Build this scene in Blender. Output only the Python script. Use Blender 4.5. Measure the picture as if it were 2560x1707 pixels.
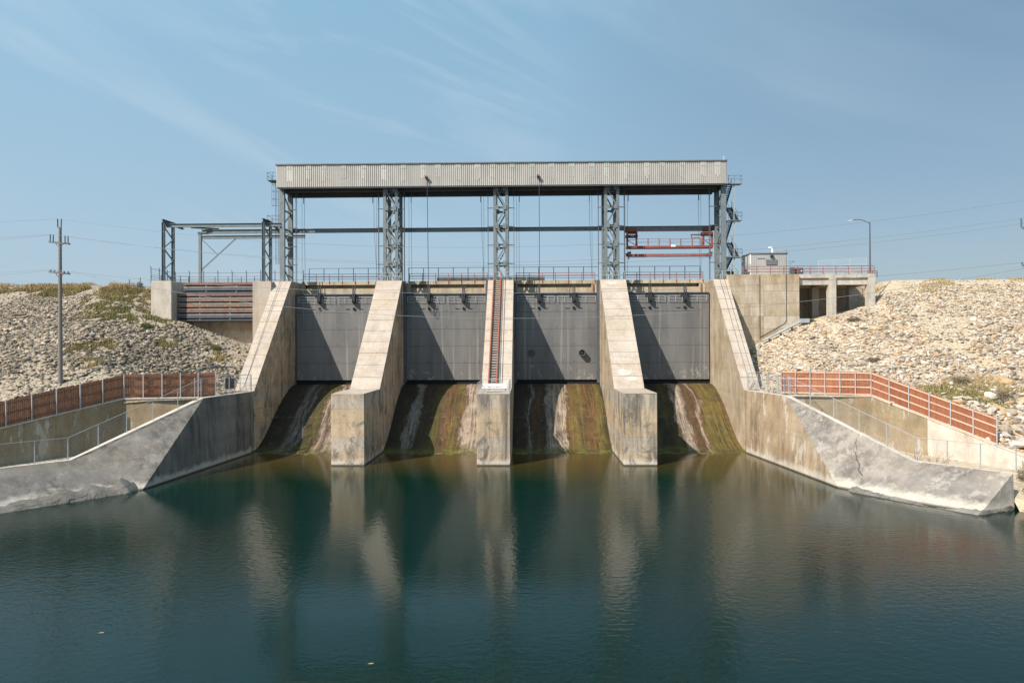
import bpy, math, random
import numpy as np
from mathutils import Vector, Matrix, noise as mnoise
R = math.radians
random.seed(7); rng = np.random.default_rng(7)
scene = bpy.context.scene
for o in list(bpy.data.objects): bpy.data.objects.remove(o)
COL = scene.collection

# ------------------------------------------------------------------ camera
CAM_Z = 12.6
YAW, PITCH, ROLL = R(1.242), R(0.218), R(-0.23)
M3 = (Matrix.Rotation(YAW, 3, 'Z') @ Matrix.Rotation(R(90) + PITCH, 3, 'X') @ Matrix.Rotation(ROLL, 3, 'Z'))
cd = bpy.data.cameras.new('camera'); cam = bpy.data.objects.new('camera', cd); COL.objects.link(cam)
cd.sensor_width = 36; cd.lens = 24; cd.clip_start = 0.5; cd.clip_end = 8000
cam.matrix_world = Matrix.Translation((0, 0, CAM_Z)) @ M3.to_4x4()
scene.camera = cam
scene.render.resolution_x, scene.render.resolution_y = 1024, 682

# ------------------------------------------------------------------ light
A_, E_ = 1.02, 1.22                       # light travels (A_, 1, -E_)
sun_dir = Vector((A_, 1, -E_)).normalized()
ELEV = math.asin(-sun_dir.z)
AZ = math.atan2(-sun_dir.x, -sun_dir.y)   # clockwise from +Y
sl = bpy.data.lights.new('sun', 'SUN'); sl.energy = 5.0; sl.angle = R(0.55); sl.color = (1.0, 0.905, 0.79)
so = bpy.data.objects.new('sun', sl); COL.objects.link(so); so.location = (-60, -60, 90)
so.rotation_euler = sun_dir.to_track_quat('-Z', 'Y').to_euler()
w = bpy.data.worlds.new('World'); scene.world = w; w.use_nodes = True
nt = w.node_tree; nt.nodes.clear()
L = nt.links.new
out = nt.nodes.new('ShaderNodeOutputWorld'); bg = nt.nodes.new('ShaderNodeBackground')
sky = nt.nodes.new('ShaderNodeTexSky'); sky.sky_type = 'NISHITA'; sky.sun_disc = False
sky.sun_elevation = ELEV; sky.sun_rotation = AZ % (2 * math.pi)
sky.altitude = 250; sky.air_density = 1.0; sky.dust_density = 2.2; sky.ozone_density = 1.0
tc = nt.nodes.new('ShaderNodeTexCoord'); sep = nt.nodes.new('ShaderNodeSeparateXYZ'); L(tc.outputs['Generated'], sep.inputs[0])
def wmath(op, a, b=None, clamp=False):
    n = nt.nodes.new('ShaderNodeMath'); n.operation = op; n.use_clamp = clamp
    for i, x in enumerate((a, b)):
        if x is None: continue
        if isinstance(x, (int, float)): n.inputs[i].default_value = x
        else: L(x, n.inputs[i])
    return n.outputs[0]
rot = nt.nodes.new('ShaderNodeVectorRotate'); rot.rotation_type = 'AXIS_ANGLE'; rot.inputs['Axis'].default_value = (0, 1, 0); rot.inputs['Angle'].default_value = R(-21)
L(tc.outputs['Generated'], rot.inputs['Vector'])
mp = nt.nodes.new('ShaderNodeMapping'); L(rot.outputs[0], mp.inputs[0]); mp.inputs['Scale'].default_value = (0.85, 0.85, 5.2); mp.inputs['Location'].default_value = (3.0, 3.0, 8.3)
n1 = nt.nodes.new('ShaderNodeTexNoise'); L(mp.outputs[0], n1.inputs[0]); n1.inputs['Scale'].default_value = 2.1; n1.inputs['Detail'].default_value = 9; n1.inputs['Roughness'].default_value = 0.56; n1.inputs['Distortion'].default_value = 0.55
n2 = nt.nodes.new('ShaderNodeTexNoise'); L(tc.outputs['Generated'], n2.inputs[0]); n2.inputs['Scale'].default_value = 2.0; n2.inputs['Detail'].default_value = 2
cr = nt.nodes.new('ShaderNodeValToRGB'); L(n1.outputs['Fac'], cr.inputs[0])
cr.color_ramp.elements[0].position = 0.45; cr.color_ramp.elements[0].color = (0, 0, 0, 1)
cr.color_ramp.elements[1].position = 0.82; cr.color_ramp.elements[1].color = (1, 1, 1, 1)
cr2 = nt.nodes.new('ShaderNodeValToRGB'); L(n2.outputs['Fac'], cr2.inputs[0])
cr2.color_ramp.elements[0].position = 0.42; cr2.color_ramp.elements[0].color = (0.05, 0.05, 0.05, 1)
cr2.color_ramp.elements[1].position = 0.62; cr2.color_ramp.elements[1].color = (1, 1, 1, 1)
hl = wmath('SQRT', wmath('ADD', wmath('MULTIPLY', sep.outputs['X'], sep.outputs['X']), wmath('ADD', wmath('MULTIPLY', sep.outputs['Y'], sep.outputs['Y']), 1e-5)))
sh_ = math.hypot(A_, 1)
az = wmath('DIVIDE', wmath('ADD', wmath('MULTIPLY', sep.outputs['X'], -A_ / sh_), wmath('MULTIPLY', sep.outputs['Y'], -1 / sh_)), hl)     # cosine of azimuth from the sun
az = wmath('ADD', wmath('MULTIPLY', az, 0.5), 0.5)
def wramp(fac, stops):
    n = nt.nodes.new('ShaderNodeValToRGB'); L(fac, n.inputs[0]); r = n.color_ramp
    while len(r.elements) < len(stops): r.elements.new(0.5)
    for e, (p, c) in zip(r.elements, stops): e.position = p; e.color = (c, c, c, 1) if isinstance(c, (int, float)) else (*c, 1)
    return n.outputs[0]
cov = wramp(az, [(0.0, 0.12), (0.08, 0.35), (0.16, 0.9), (0.4, 1.0)])          # thin cirrus lies towards the sun side
cm = wmath('MULTIPLY', wmath('MULTIPLY', wmath('MULTIPLY', cr.outputs[0], cr2.outputs[0]), cov), 0.72, True)
hf = wramp(az, [(0.0, 0.40), (0.135, 0.60), (0.41, 0.68), (1.0, 0.70)])                 # haze is thicker towards the sun
hcol = wramp(sep.outputs['Z'], [(0.0, (0.54, 0.665, 0.79)), (0.20, (0.45, 0.67, 0.83)), (0.5, (0.36, 0.68, 0.92))])
hg = wramp(az, [(0.0, 0.72), (0.135, 0.98), (0.41, 1.0)])
hm = nt.nodes.new('ShaderNodeVectorMath'); hm.operation = 'SCALE'; L(hcol, hm.inputs[0]); L(wmath('MULTIPLY', hg, 10.0), hm.inputs['Scale'])
hz = nt.nodes.new('ShaderNodeMix'); hz.data_type = 'RGBA'; L(hf, hz.inputs[0])
L(sky.outputs[0], hz.inputs[6]); L(hm.outputs[0], hz.inputs[7])
mixc = nt.nodes.new('ShaderNodeMix'); mixc.data_type = 'RGBA'; L(cm, mixc.inputs[0]); L(hz.outputs[2], mixc.inputs[6]); mixc.inputs[7].default_value = (7.2, 8.2, 8.9, 1)
L(mixc.outputs[2], bg.inputs[0]); bg.inputs[1].default_value = 0.079; L(bg.outputs[0], out.inputs[0])
vs = scene.view_settings; vs.view_transform = 'Standard'; vs.look = 'None'; vs.exposure = 0.35; vs.gamma = 1.0; vs.use_curve_mapping = False

# ------------------------------------------------------------------ pixel helpers (photo pixels 2560x1707)
def ray(u, v): return M3 @ Vector(((u - 1280) / 1707, -(v - 853.5) / 1707, -1))
def atY(u, v, Y):
    d = ray(u, v); return Vector((0, 0, CAM_Z)) + d * (Y / d.y)
def atZ(u, v, Z):
    d = ray(u, v); return Vector((0, 0, CAM_Z)) + d * ((Z - CAM_Z) / d.z)

# ------------------------------------------------------------------ materials
class N:
    def __init__(s, name, rough=0.8, metal=0.0, spec=0.3):
        s.m = bpy.data.materials.new(name); s.m.use_nodes = True; s.nt = s.m.node_tree; s.nt.nodes.clear()
        s.o = s.nt.nodes.new('ShaderNodeOutputMaterial'); s.b = s.nt.nodes.new('ShaderNodeBsdfPrincipled')
        s.nt.links.new(s.b.outputs[0], s.o.inputs[0])
        s.b.inputs['Roughness'].default_value = rough; s.b.inputs['Metallic'].default_value = metal; s.b.inputs['Specular IOR Level'].default_value = spec
        g = s.nt.nodes.new('ShaderNodeNewGeometry'); s.pos = g.outputs['Position']
        sp = s.nt.nodes.new('ShaderNodeSeparateXYZ'); s.nt.links.new(s.pos, sp.inputs[0]); s.x, s.y, s.z = sp.outputs
    def put(s, x, sock):
        if isinstance(x, (int, float)):
            sock.default_value = x if sock.type == 'VALUE' else (x, x, x, 1)
        elif isinstance(x, tuple): sock.default_value = (*x[:3], 1) if sock.type == 'RGBA' else x
        else: s.nt.links.new(x, sock)
    def math(s, op, a, b=0.0, clamp=False):
        n = s.nt.nodes.new('ShaderNodeMath'); n.operation = op; n.use_clamp = clamp
        s.put(a, n.inputs[0]); s.put(b, n.inputs[1]); return n.outputs[0]
    def vec(s, x, y, z):
        n = s.nt.nodes.new('ShaderNodeCombineXYZ')
        for i, q in enumerate((x, y, z)): s.put(q, n.inputs[i])
        return n.outputs[0]
    def scl(s, sc, loc=(0, 0, 0), vec=None):
        n = s.nt.nodes.new('ShaderNodeMapping'); s.nt.links.new(vec or s.pos, n.inputs[0]); n.inputs['Scale'].default_value = sc; n.inputs['Location'].default_value = loc; return n.outputs[0]
    def noise(s, vec=None, scale=1.0, detail=4, rough=0.55, dist=0.0):
        n = s.nt.nodes.new('ShaderNodeTexNoise'); s.nt.links.new(vec or s.pos, n.inputs[0])
        n.inputs['Scale'].default_value = scale; n.inputs['Detail'].default_value = detail; n.inputs['Roughness'].default_value = rough; n.inputs['Distortion'].default_value = dist
        return n.outputs['Fac']
    def ramp(s, fac, stops, interp='LINEAR'):
        n = s.nt.nodes.new('ShaderNodeValToRGB'); s.put(fac, n.inputs[0]); r = n.color_ramp; r.interpolation = interp
        while len(r.elements) < len(stops): r.elements.new(0.5)
        for e, (p, c) in zip(r.elements, stops):
            e.position = p; e.color = (c, c, c, 1) if isinstance(c, (int, float)) else (*c, 1)
        return n.outputs[0]
    def mix(s, fac, a, b, typ='MIX'):
        n = s.nt.nodes.new('ShaderNodeMix'); n.data_type = 'RGBA'; n.blend_type = typ
        s.put(fac, n.inputs[0]); s.put(a, n.inputs[6]); s.put(b, n.inputs[7]); return n.outputs[2]
    def bump(s, h, strength=0.3, dist=0.05, normal=None):
        n = s.nt.nodes.new('ShaderNodeBump'); n.inputs['Strength'].default_value = strength; n.inputs['Distance'].default_value = dist
        s.nt.links.new(h, n.inputs['Height'])
        if normal: s.nt.links.new(normal, n.inputs['Normal'])
        return n.outputs[0]
    def end(s, col, nrm=None, rough=None):
        s.put(col, s.b.inputs['Base Color'])
        if nrm: s.nt.links.new(nrm, s.b.inputs['Normal'])
        if rough is not None: s.put(rough, s.b.inputs['Roughness'])
        return s.m

def concrete(name, light, mid, dark, streak=0.5, band=0.4, white=0.0, wl=False, seed=0.0, lift=0.0, mdk=0.6):
    n = N(name, 0.92, spec=0.15)
    big = n.noise(n.scl((0.25, 0.25, 0.16), (seed, seed, 0)), 1, 6, 0.65, 0.15)
    c = n.mix(n.ramp(big, [(0.36, 0), (0.64, 1)]), light, mid)
    bz = n.noise(n.scl((0.03, 0.03, 0.9), (seed, 0, seed)), 1, 2, 0.5)
    c = n.mix(n.math('MULTIPLY', n.ramp(bz, [(0.45, 0), (0.62, 1)]), band), c, tuple(a * b for a, b in zip(mid, (0.92, 0.80, 0.62))))
    if lift:
        zl_ = n.math('DIVIDE', n.math('ADD', n.z, n.math('MULTIPLY', n.noise(n.pos, 0.8, 3), 0.06)), lift)
        wn_ = n.nt.nodes.new('ShaderNodeTexWhiteNoise'); wn_.noise_dimensions = '1D'; n.nt.links.new(n.math('FLOOR', zl_), wn_.inputs['W'])
        c = n.mix(n.math('MULTIPLY', n.ramp(wn_.outputs['Value'], [(0.3, 0), (0.7, 1)]), 0.6), c, (0.50, 0.375, 0.24))
        c = n.mix(n.math('MULTIPLY', n.ramp(wn_.outputs['Value'], [(0.15, 1), (0.35, 0)]), 0.5), c, (0.43, 0.385, 0.33))
    st = n.noise(n.scl((1.3, 1.3, 0.09), (seed, 3, 0)), 1, 6, 0.65, 0.2)
    st2 = n.noise(n.scl((0.18, 0.18, 0.12), (seed + 5, 3, 0)), 1, 4, 0.6)
    sm = n.math('MULTIPLY', n.ramp(st, [(0.44, 0), (0.62, 1)]), n.ramp(st2, [(0.40, 0.12), (0.58, 1)]))
    c = n.mix(n.math('MULTIPLY', sm, streak), c, dark)
    if white:
        wn = n.noise(n.scl((0.9, 0.9, 0.28), (seed, 9, 0)), 1, 7, 0.68, 0.15)
        c = n.mix(n.math('MULTIPLY', n.ramp(wn, [(0.56, 0), (0.60, 1)]), white), c, (0.60, 0.55, 0.48))
    if wl:
        e = n.math('ADD', n.z, n.math('MULTIPLY', n.noise(n.scl((0.8, 0.8, 0.8)), 1, 5, 0.7), -1.6))
        c = n.mix(n.ramp(n.math('ADD', n.math('MULTIPLY', e, 0.5), 0.5), [(0.28, 0.75), (0.52, 0)]), c, (0.58, 0.53, 0.46))
        c = n.mix(n.ramp(n.math('ADD', n.math('MULTIPLY', n.z, 0.5), 0.5), [(0.53, 1), (0.60, 0)]), c, (0.09, 0.08, 0.055))
    fine = n.noise(n.pos, 5, 6, 0.7)
    c = n.mix(0.35, c, n.ramp(fine, [(0.3, 0.6), (0.7, 1.3)]), 'MULTIPLY')
    md = n.noise(n.scl((0.8, 0.8, 0.35), (seed + 2, 1, 6)), 1, 7, 0.7, 0.2)
    c = n.mix(mdk, c, n.ramp(md, [(0.34, 0.62), (0.5, 1.0), (0.68, 1.22)]), 'MULTIPLY')
    if lift:
        fr = n.math('FRACT', zl_)
        c = n.mix(n.ramp(fr, [(0.0, 0.45), (0.018, 0.45), (0.03, 0)]), c, (0.16, 0.13, 0.10))
        blot = n.noise(n.scl((0.55, 0.55, 0.4), (seed + 3, 8, 1)), 1, 7, 0.72, 1.0)
        low = n.ramp(n.math('MULTIPLY', n.z, 0.1), [(0.0, 1), (0.5, 0.9), (1.0, 0.6)])
        c = n.mix(n.math('MULTIPLY', n.ramp(blot, [(0.50, 0), (0.62, 0.85)]), low), c, (0.115, 0.108, 0.10))
    return n.end(c, n.bump(n.noise(n.pos, 2.2, 8, 0.65), 0.35, 0.06))

def paint(name, col, rough=0.5, var=0.25, rust=0.0, metal=0.0, rustcol=(0.10, 0.045, 0.02), scale=1.5):
    n = N(name, rough, metal, 0.35)
    f = n.noise(n.pos, scale, 5, 0.65)
    c = n.mix(n.ramp(f, [(0.3, 0), (0.7, 1)]), tuple(x * (1 - var) for x in col), tuple(min(1, x * (1 + var)) for x in col))
    if rust:
        r = n.noise(n.scl((1.2, 1.2, 0.4)), 1.4, 6, 0.7)
        c = n.mix(n.math('MULTIPLY', n.ramp(r, [(0.5, 0), (0.66, 1)]), rust), c, rustcol)
    return n.end(c)

C_PIER = concrete('pier_concrete', (0.52, 0.44, 0.345), (0.41, 0.335, 0.245), (0.12, 0.108, 0.098), 0.9, 0.35, 0.0, True, 0.0, 1.48)
C_FACE = concrete('slope_concrete', (0.51, 0.445, 0.385), (0.455, 0.39, 0.325), (0.29, 0.23, 0.165), 0.35, 0.2, 0.0, False, 4.0, 0.0, 0.35)
C_ABUT = concrete('abutment_concrete', (0.53, 0.47, 0.39), (0.44, 0.36, 0.26), (0.27, 0.19, 0.115), 0.55, 0.6, 0.35, False, 7.0)
C_TAN = concrete('stained_concrete', (0.43, 0.36, 0.265), (0.34, 0.27, 0.185), (0.50, 0.44, 0.37), 0.55, 0.4, 0.35, False, 11.0)
C_WING = concrete('wing_wall_concrete', (0.250, 0.228, 0.202), (0.170, 0.160, 0.149), (0.075, 0.071, 0.068), 0.8, 0.3, 0.12, True, 15.0, 0.0, 0.3)
C_WINR = concrete('pale_wing_wall_concrete', (0.34, 0.305, 0.265), (0.225, 0.21, 0.195), (0.11, 0.10, 0.092), 0.7, 0.3, 0.3, True, 17.0, 0.0, 0.35)
C_WTAN = concrete('wing_wall_tan_concrete', (0.47, 0.38, 0.27), (0.35, 0.26, 0.17), (0.13, 0.11, 0.09), 0.85, 0.3, 0.6, True, 19.0)
C_RET = concrete('retaining_wall_concrete', (0.33, 0.265, 0.175), (0.27, 0.21, 0.13), (0.45, 0.40, 0.32), 0.35, 0.35, 0.45, False, 23.0)
C_RETW = concrete('pale_retaining_concrete', (0.62, 0.565, 0.50), (0.55, 0.49, 0.42), (0.33, 0.26, 0.17), 0.3, 0.2, 0.0, False, 27.0)
C_TOE = concrete('broken_concrete', (0.27, 0.25, 0.22), (0.15, 0.14, 0.125), (0.09, 0.085, 0.08), 0.8, 0.1, 0.0, False, 29.0)
C_DECK = concrete('deck_concrete', (0.52, 0.45, 0.35), (0.46, 0.38, 0.27), (0.25, 0.19, 0.12), 0.6, 0.3, 0.0, False, 31.0)
C_GREY = concrete('column_concrete', (0.55, 0.51, 0.45), (0.47, 0.43, 0.37), (0.28, 0.24, 0.2), 0.5, 0.2, 0.0, False, 35.0)
STEEL = paint('tower_steel', (0.175, 0.205, 0.215), 0.5, 0.18, 0.12, 0.1)
STEEL_D = paint('dark_steel', (0.085, 0.098, 0.115), 0.55, 0.2, 0.15)
GALV = paint('galvanised_steel', (0.42, 0.45, 0.47), 0.45, 0.15, 0, 0.35)
RAILBLUE = paint('rail_blue_grey', (0.09, 0.105, 0.15), 0.5, 0.2)
RAILRED = paint('rail_red_oxide', (0.30, 0.105, 0.09), 0.55, 0.25, 0.2)
CRANERED = paint('crane_red_oxide', (0.28, 0.070, 0.048), 0.6, 0.25, 0.35)
CRANEDK = paint('crane_dark_red', (0.11, 0.04, 0.035), 0.6, 0.3)
LADRED = paint('ladder_red', (0.33, 0.105, 0.065), 0.6, 0.2)
BLACK = paint('black_rubber_and_shade', (0.008, 0.008, 0.009), 0.7, 0.2)  # black parts, plus the painted shade below the gates
DARK = paint('dark_metal', (0.03, 0.032, 0.036), 0.6, 0.2)
WHITE = paint('white_paint', (0.78, 0.78, 0.77), 0.5, 0.05)
ROPE = paint('wire_rope', (0.05, 0.05, 0.055), 0.6, 0.1)
WIRE = paint('aluminium_wire', (0.30, 0.31, 0.33), 0.5, 0.1, 0, 0.3)
WOODP = paint('weathered_pole_wood', (0.20, 0.185, 0.17), 0.85, 0.2, scale=6)
INSUL = paint('porcelain_insulator', (0.10, 0.12, 0.16), 0.3, 0.1)
POST = paint('fence_post_galvanised', (0.46, 0.48, 0.50), 0.5, 0.1, 0, 0.2)
ROOFM = paint('roof_trim', (0.16, 0.165, 0.18), 0.5, 0.1)
GREENP = paint('translucent_green_panel', (0.43, 0.48, 0.40), 0.4, 0.1)

def mk_clad(name, col):
    n = N(name, 0.45, 0.15, 0.4)
    a = n.noise(n.scl((0.9, 0.9, 0.05)), 1, 4, 0.6); b = n.noise(n.pos, 0.35, 4, 0.6)
    c = n.mix(n.ramp(a, [(0.35, 0), (0.7, 1)]), tuple(x * 0.9 for x in col), tuple(min(1, x * 1.06) for x in col))
    c = n.mix(0.4, c, n.ramp(b, [(0.3, 0.8), (0.7, 1.15)]), 'MULTIPLY')
    return n.end(c)
CLAD = mk_clad('corrugated_cladding', (0.50, 0.475, 0.44)); CLADB = mk_clad('clean_cladding', (0.53, 0.51, 0.47)); CLAD2 = mk_clad('shed_cladding', (0.45, 0.45, 0.44))

def mk_gate():
    n = N('gate_steel', 0.55, 0.1, 0.35)
    a = n.noise(n.scl((0.5, 0.5, 0.10)), 1, 5, 0.6, 0.3)
    c = n.mix(n.ramp(a, [(0.35, 0), (0.68, 1)]), (0.128, 0.127, 0.127), (0.190, 0.187, 0.184))
    s = n.noise(n.scl((2.2, 1, 0.05), (4, 0, 0)), 1, 4, 0.6)
    c = n.mix(n.math('MULTIPLY', n.ramp(s, [(0.58, 0), (0.70, 1)]), 0.75), c, (0.29, 0.28, 0.265))
    lo = n.ramp(n.math('ADD', n.math('MULTIPLY', n.z, -0.12), n.math('MULTIPLY', n.noise(n.scl((0.45, 1, 0.35), (2, 0, 3)), 1, 5, 0.65, 1.5), 2.0)), [(0.02, 0), (0.12, 1)])
    d = n.ramp(n.noise(n.scl((0.5, 1, 0.45), (8, 0, 1)), 1, 6, 0.7, 1.2), [(0.50, 0), (0.55, 0.95), (0.60, 0)])
    c = n.mix(n.math('MULTIPLY', d, lo), c, (0.33, 0.31, 0.29))
    rst = n.noise(n.scl((1.8, 1, 0.12), (1, 0, 7)), 1, 6, 0.7)
    c = n.mix(n.math('MULTIPLY', n.ramp(rst, [(0.62, 0), (0.75, 1)]), 0.5), c, (0.12, 0.075, 0.05))
    return n.end(c, n.bump(n.noise(n.pos, 0.7, 3), 0.12, 0.05))
GATE = mk_gate()

def mk_ogee(k, x0, x1, stops):
    n = N('spillway_face_%d' % k, 0.75, spec=0.35)
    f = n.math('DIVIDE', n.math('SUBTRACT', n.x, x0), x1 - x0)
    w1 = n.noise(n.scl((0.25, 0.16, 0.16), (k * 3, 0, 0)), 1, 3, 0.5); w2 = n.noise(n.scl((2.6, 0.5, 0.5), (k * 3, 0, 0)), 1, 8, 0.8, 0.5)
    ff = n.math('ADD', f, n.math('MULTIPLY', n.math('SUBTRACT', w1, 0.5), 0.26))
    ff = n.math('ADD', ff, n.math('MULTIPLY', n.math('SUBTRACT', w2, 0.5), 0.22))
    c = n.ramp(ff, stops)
    s = n.noise(n.scl((5.0, 0.22, 0.22), (k, 0, 0)), 1, 8, 0.75, 0.2)
    c = n.mix(0.8, c, n.ramp(s, [(0.3, 0.35), (0.7, 1.4)]), 'MULTIPLY')
    d1 = n.noise(n.scl((3.4, 0.10, 0.10), (k * 5, 4, 0)), 1, 8, 0.78, 0.35); d2 = n.noise(n.scl((0.5, 0.35, 0.35), (k, 9, 2)), 1, 4, 0.6)
    c = n.mix(n.math('MULTIPLY', n.ramp(d1, [(0.46, 0), (0.56, 0.85)]), n.ramp(d2, [(0.38, 0.25), (0.6, 1)])), c, (0.040, 0.027, 0.016))
    p1 = n.noise(n.scl((2.2, 0.55, 0.55), (k * 2, 1, 5)), 1, 9, 0.8, 0.8)
    c = n.mix(n.math('MULTIPLY', n.ramp(p1, [(0.61, 0), (0.65, 0.45), (0.69, 0.1)]), n.ramp(f, [(0.15, 0.1), (0.45, 0.9)])), c, (0.40, 0.33, 0.26))
    mo = n.noise(n.scl((1.6, 1.2, 1.2), (3, k, 0)), 1, 9, 0.75, 0.3)
    c = n.mix(0.75, c, n.ramp(mo, [(0.32, 0.45), (0.5, 0.95), (0.7, 1.35)]), 'MULTIPLY')
    g = n.noise(n.scl((1.4, 0.4, 0.4), (k * 7, 2, 0)), 1, 8, 0.75, 0.4)
    c = n.mix(n.math('MULTIPLY', n.ramp(g, [(0.54, 0), (0.62, 1)]), 0.5), c, (0.075, 0.075, 0.016))
    jl = n.math('ADD', n.z, n.math('MULTIPLY', n.noise(n.pos, 1.2, 4), 0.25))
    c = n.mix(n.math('MULTIPLY', n.ramp(n.math('DIVIDE', jl, 10.0), [(0.349, 0), (0.354, 0.6), (0.360, 0.6), (0.364, 0)]), n.ramp(n.noise(n.pos, 0.9, 5, 0.7), [(0.45, 0), (0.6, 0.9)])), c, (0.16, 0.12, 0.085))
    wet = n.ramp(n.math('ADD', n.math('MULTIPLY', n.z, 0.5), n.math('MULTIPLY', n.noise(n.pos, 1.5, 5), 0.3)), [(0.12, 0.85), (0.42, 0)])
    c = n.mix(wet, c, n.mix(n.ramp(n.noise(n.pos, 0.9, 5), [(0.4, 0), (0.6, 1)]), (0.05, 0.04, 0.02), (0.13, 0.15, 0.02)))
    return n.end(c, n.bump(n.noise(n.scl((2.4, 1.0, 1.0)), 1, 8, 0.75), 0.7, 0.12))
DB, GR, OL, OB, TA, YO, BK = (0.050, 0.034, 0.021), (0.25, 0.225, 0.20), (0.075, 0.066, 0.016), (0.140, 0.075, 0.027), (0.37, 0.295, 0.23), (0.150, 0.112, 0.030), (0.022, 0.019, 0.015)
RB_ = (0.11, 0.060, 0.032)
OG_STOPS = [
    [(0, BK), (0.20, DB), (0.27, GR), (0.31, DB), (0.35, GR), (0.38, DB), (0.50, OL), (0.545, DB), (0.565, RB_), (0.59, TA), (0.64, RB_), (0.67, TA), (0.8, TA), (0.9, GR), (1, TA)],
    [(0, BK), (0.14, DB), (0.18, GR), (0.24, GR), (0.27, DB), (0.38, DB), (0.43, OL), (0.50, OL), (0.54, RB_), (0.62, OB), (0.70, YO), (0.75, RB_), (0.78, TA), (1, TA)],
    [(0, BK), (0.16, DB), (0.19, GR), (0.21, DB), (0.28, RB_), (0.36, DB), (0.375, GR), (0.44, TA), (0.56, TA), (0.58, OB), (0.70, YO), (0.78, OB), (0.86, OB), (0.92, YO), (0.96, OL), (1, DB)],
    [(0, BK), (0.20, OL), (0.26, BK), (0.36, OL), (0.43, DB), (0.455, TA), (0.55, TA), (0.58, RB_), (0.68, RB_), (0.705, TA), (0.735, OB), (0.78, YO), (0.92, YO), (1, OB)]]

def mk_water():
    n = N('water', 0.10, spec=0.5); n.b.inputs['IOR'].default_value = 1.333
    near = n.math('ADD', n.math('MULTIPLY', n.y, 0.02), n.math('MULTIPLY', n.noise(n.scl((0.05, 0.05, 0.05)), 1, 3), 0.25))
    mask = n.ramp(near, [(1.36 - 0.02, 0), (1.0, 0)])
    f = n.math('SUBTRACT', near, 1.22)
    c = n.ramp(n.math('MULTIPLY', f, 2.2, True), [(0.0, (0.0004, 0.0155, 0.0120)), (0.35, (0.0012, 0.0185, 0.0098)), (0.70, (0.040, 0.034, 0.010)), (1.0, (0.075, 0.052, 0.015))])
    big = n.noise(n.scl((0.035, 0.022, 1), (3, 1, 0)), 1, 3, 0.5)
    amp = n.ramp(big, [(0.40, 0.25), (0.6, 1.0)])
    wv = n.noise(n.scl((1.0, 1.35, 1)), 2.1, 3, 0.55, 0.3)
    wv2 = n.noise(n.scl((0.6, 0.9, 1), (5, 2, 0)), 0.35, 2, 0.5)
    wv3 = n.noise(n.scl((1.2, 1.9, 1), (1, 7, 0)), 4.0, 2, 0.5)
    h = n.math('MULTIPLY', n.math('ADD', n.math('ADD', wv, n.math('MULTIPLY', wv2, 0.75)), n.math('MULTIPLY', wv3, 0.22)), amp)
    return n.end(c, n.bump(h, 0.30, 0.085))
WATER = mk_water()

def mk_attr(name, rough=0.9, mult=1.0):
    n = N(name, rough, spec=0.15)
    a = n.nt.nodes.new('ShaderNodeAttribute'); a.attribute_name = 'tint'
    f = n.noise(n.pos, 4, 5, 0.7)
    return n.end(n.mix(0.6, a.outputs['Color'], n.ramp(f, [(0.3, 0.6), (0.7, 1.35)]), 'MULTIPLY'))
ROCKM = mk_attr('limestone'); GRASSM = mk_attr('grass_blades'); LEAFM = mk_attr('leaves')
def mk_soil(name, a, b, c3):
    n = N(name, 0.95, spec=0.1)
    v = n.nt.nodes.new('ShaderNodeTexVoronoi'); n.nt.links.new(n.pos, v.inputs[0]); v.inputs['Scale'].default_value = 3.2
    sp = n.nt.nodes.new('ShaderNodeSeparateColor'); n.nt.links.new(v.outputs['Color'], sp.inputs[0])
    c = n.ramp(sp.outputs[0], [(0, c3), (0.4, a), (1, b)])
    g = n.noise(n.pos, 0.25, 5, 0.6)
    c = n.mix(n.ramp(g, [(0.4, 0), (0.62, 0.85)]), c, tuple(x * 1.05 for x in a))
    return n.end(c, n.bump(v.outputs['Distance'], 0.8, 0.15))
SOIL_L = mk_soil('gravel_grey', (0.34, 0.285, 0.215), (0.40, 0.35, 0.29), (0.19, 0.165, 0.13))
SOIL_R = mk_soil('gravel_cream', (0.50, 0.405, 0.285), (0.53, 0.455, 0.36), (0.30, 0.24, 0.17))
BED = paint('river_bed', (0.06, 0.055, 0.035), 0.95, 0.3, scale=0.3)
def mk_boards(name, a, b):
    n = N(name, 0.8, spec=0.2)
    s = n.nt.nodes.new('ShaderNodeObjectInfo')
    wv = n.noise(n.scl((6.0, 6.0, 0.4)), 1, 4, 0.7)
    c = n.mix(n.ramp(wv, [(0.32, 0), (0.68, 1)]), a, b)
    c = n.mix(0.5, c, n.ramp(s.outputs['Random'], [(0, 0.75), (1, 1.25)]), 'MULTIPLY')
    return n.end(c)
BOARD_R = mk_boards('red_cedar_boards', (0.25, 0.092, 0.052), (0.36, 0.145, 0.085)); RAIL_R = mk_boards('cedar_rail', (0.58, 0.35, 0.23), (0.66, 0.43, 0.30))
BOARD_L = mk_boards('brown_cedar_boards', (0.26, 0.108, 0.060), (0.38, 0.17, 0.098)); RAIL_L = mk_boards('brown_cedar_rail', (0.20, 0.105, 0.07), (0.25, 0.135, 0.09))
def mk_mesh():
    n = N('chain_link', 0.5, 0.3); n.put((0.45, 0.47, 0.5), n.b.inputs['Base Color']); n.b.inputs['Alpha'].default_value = 0.085; return n.m
LINK = mk_mesh()

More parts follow.
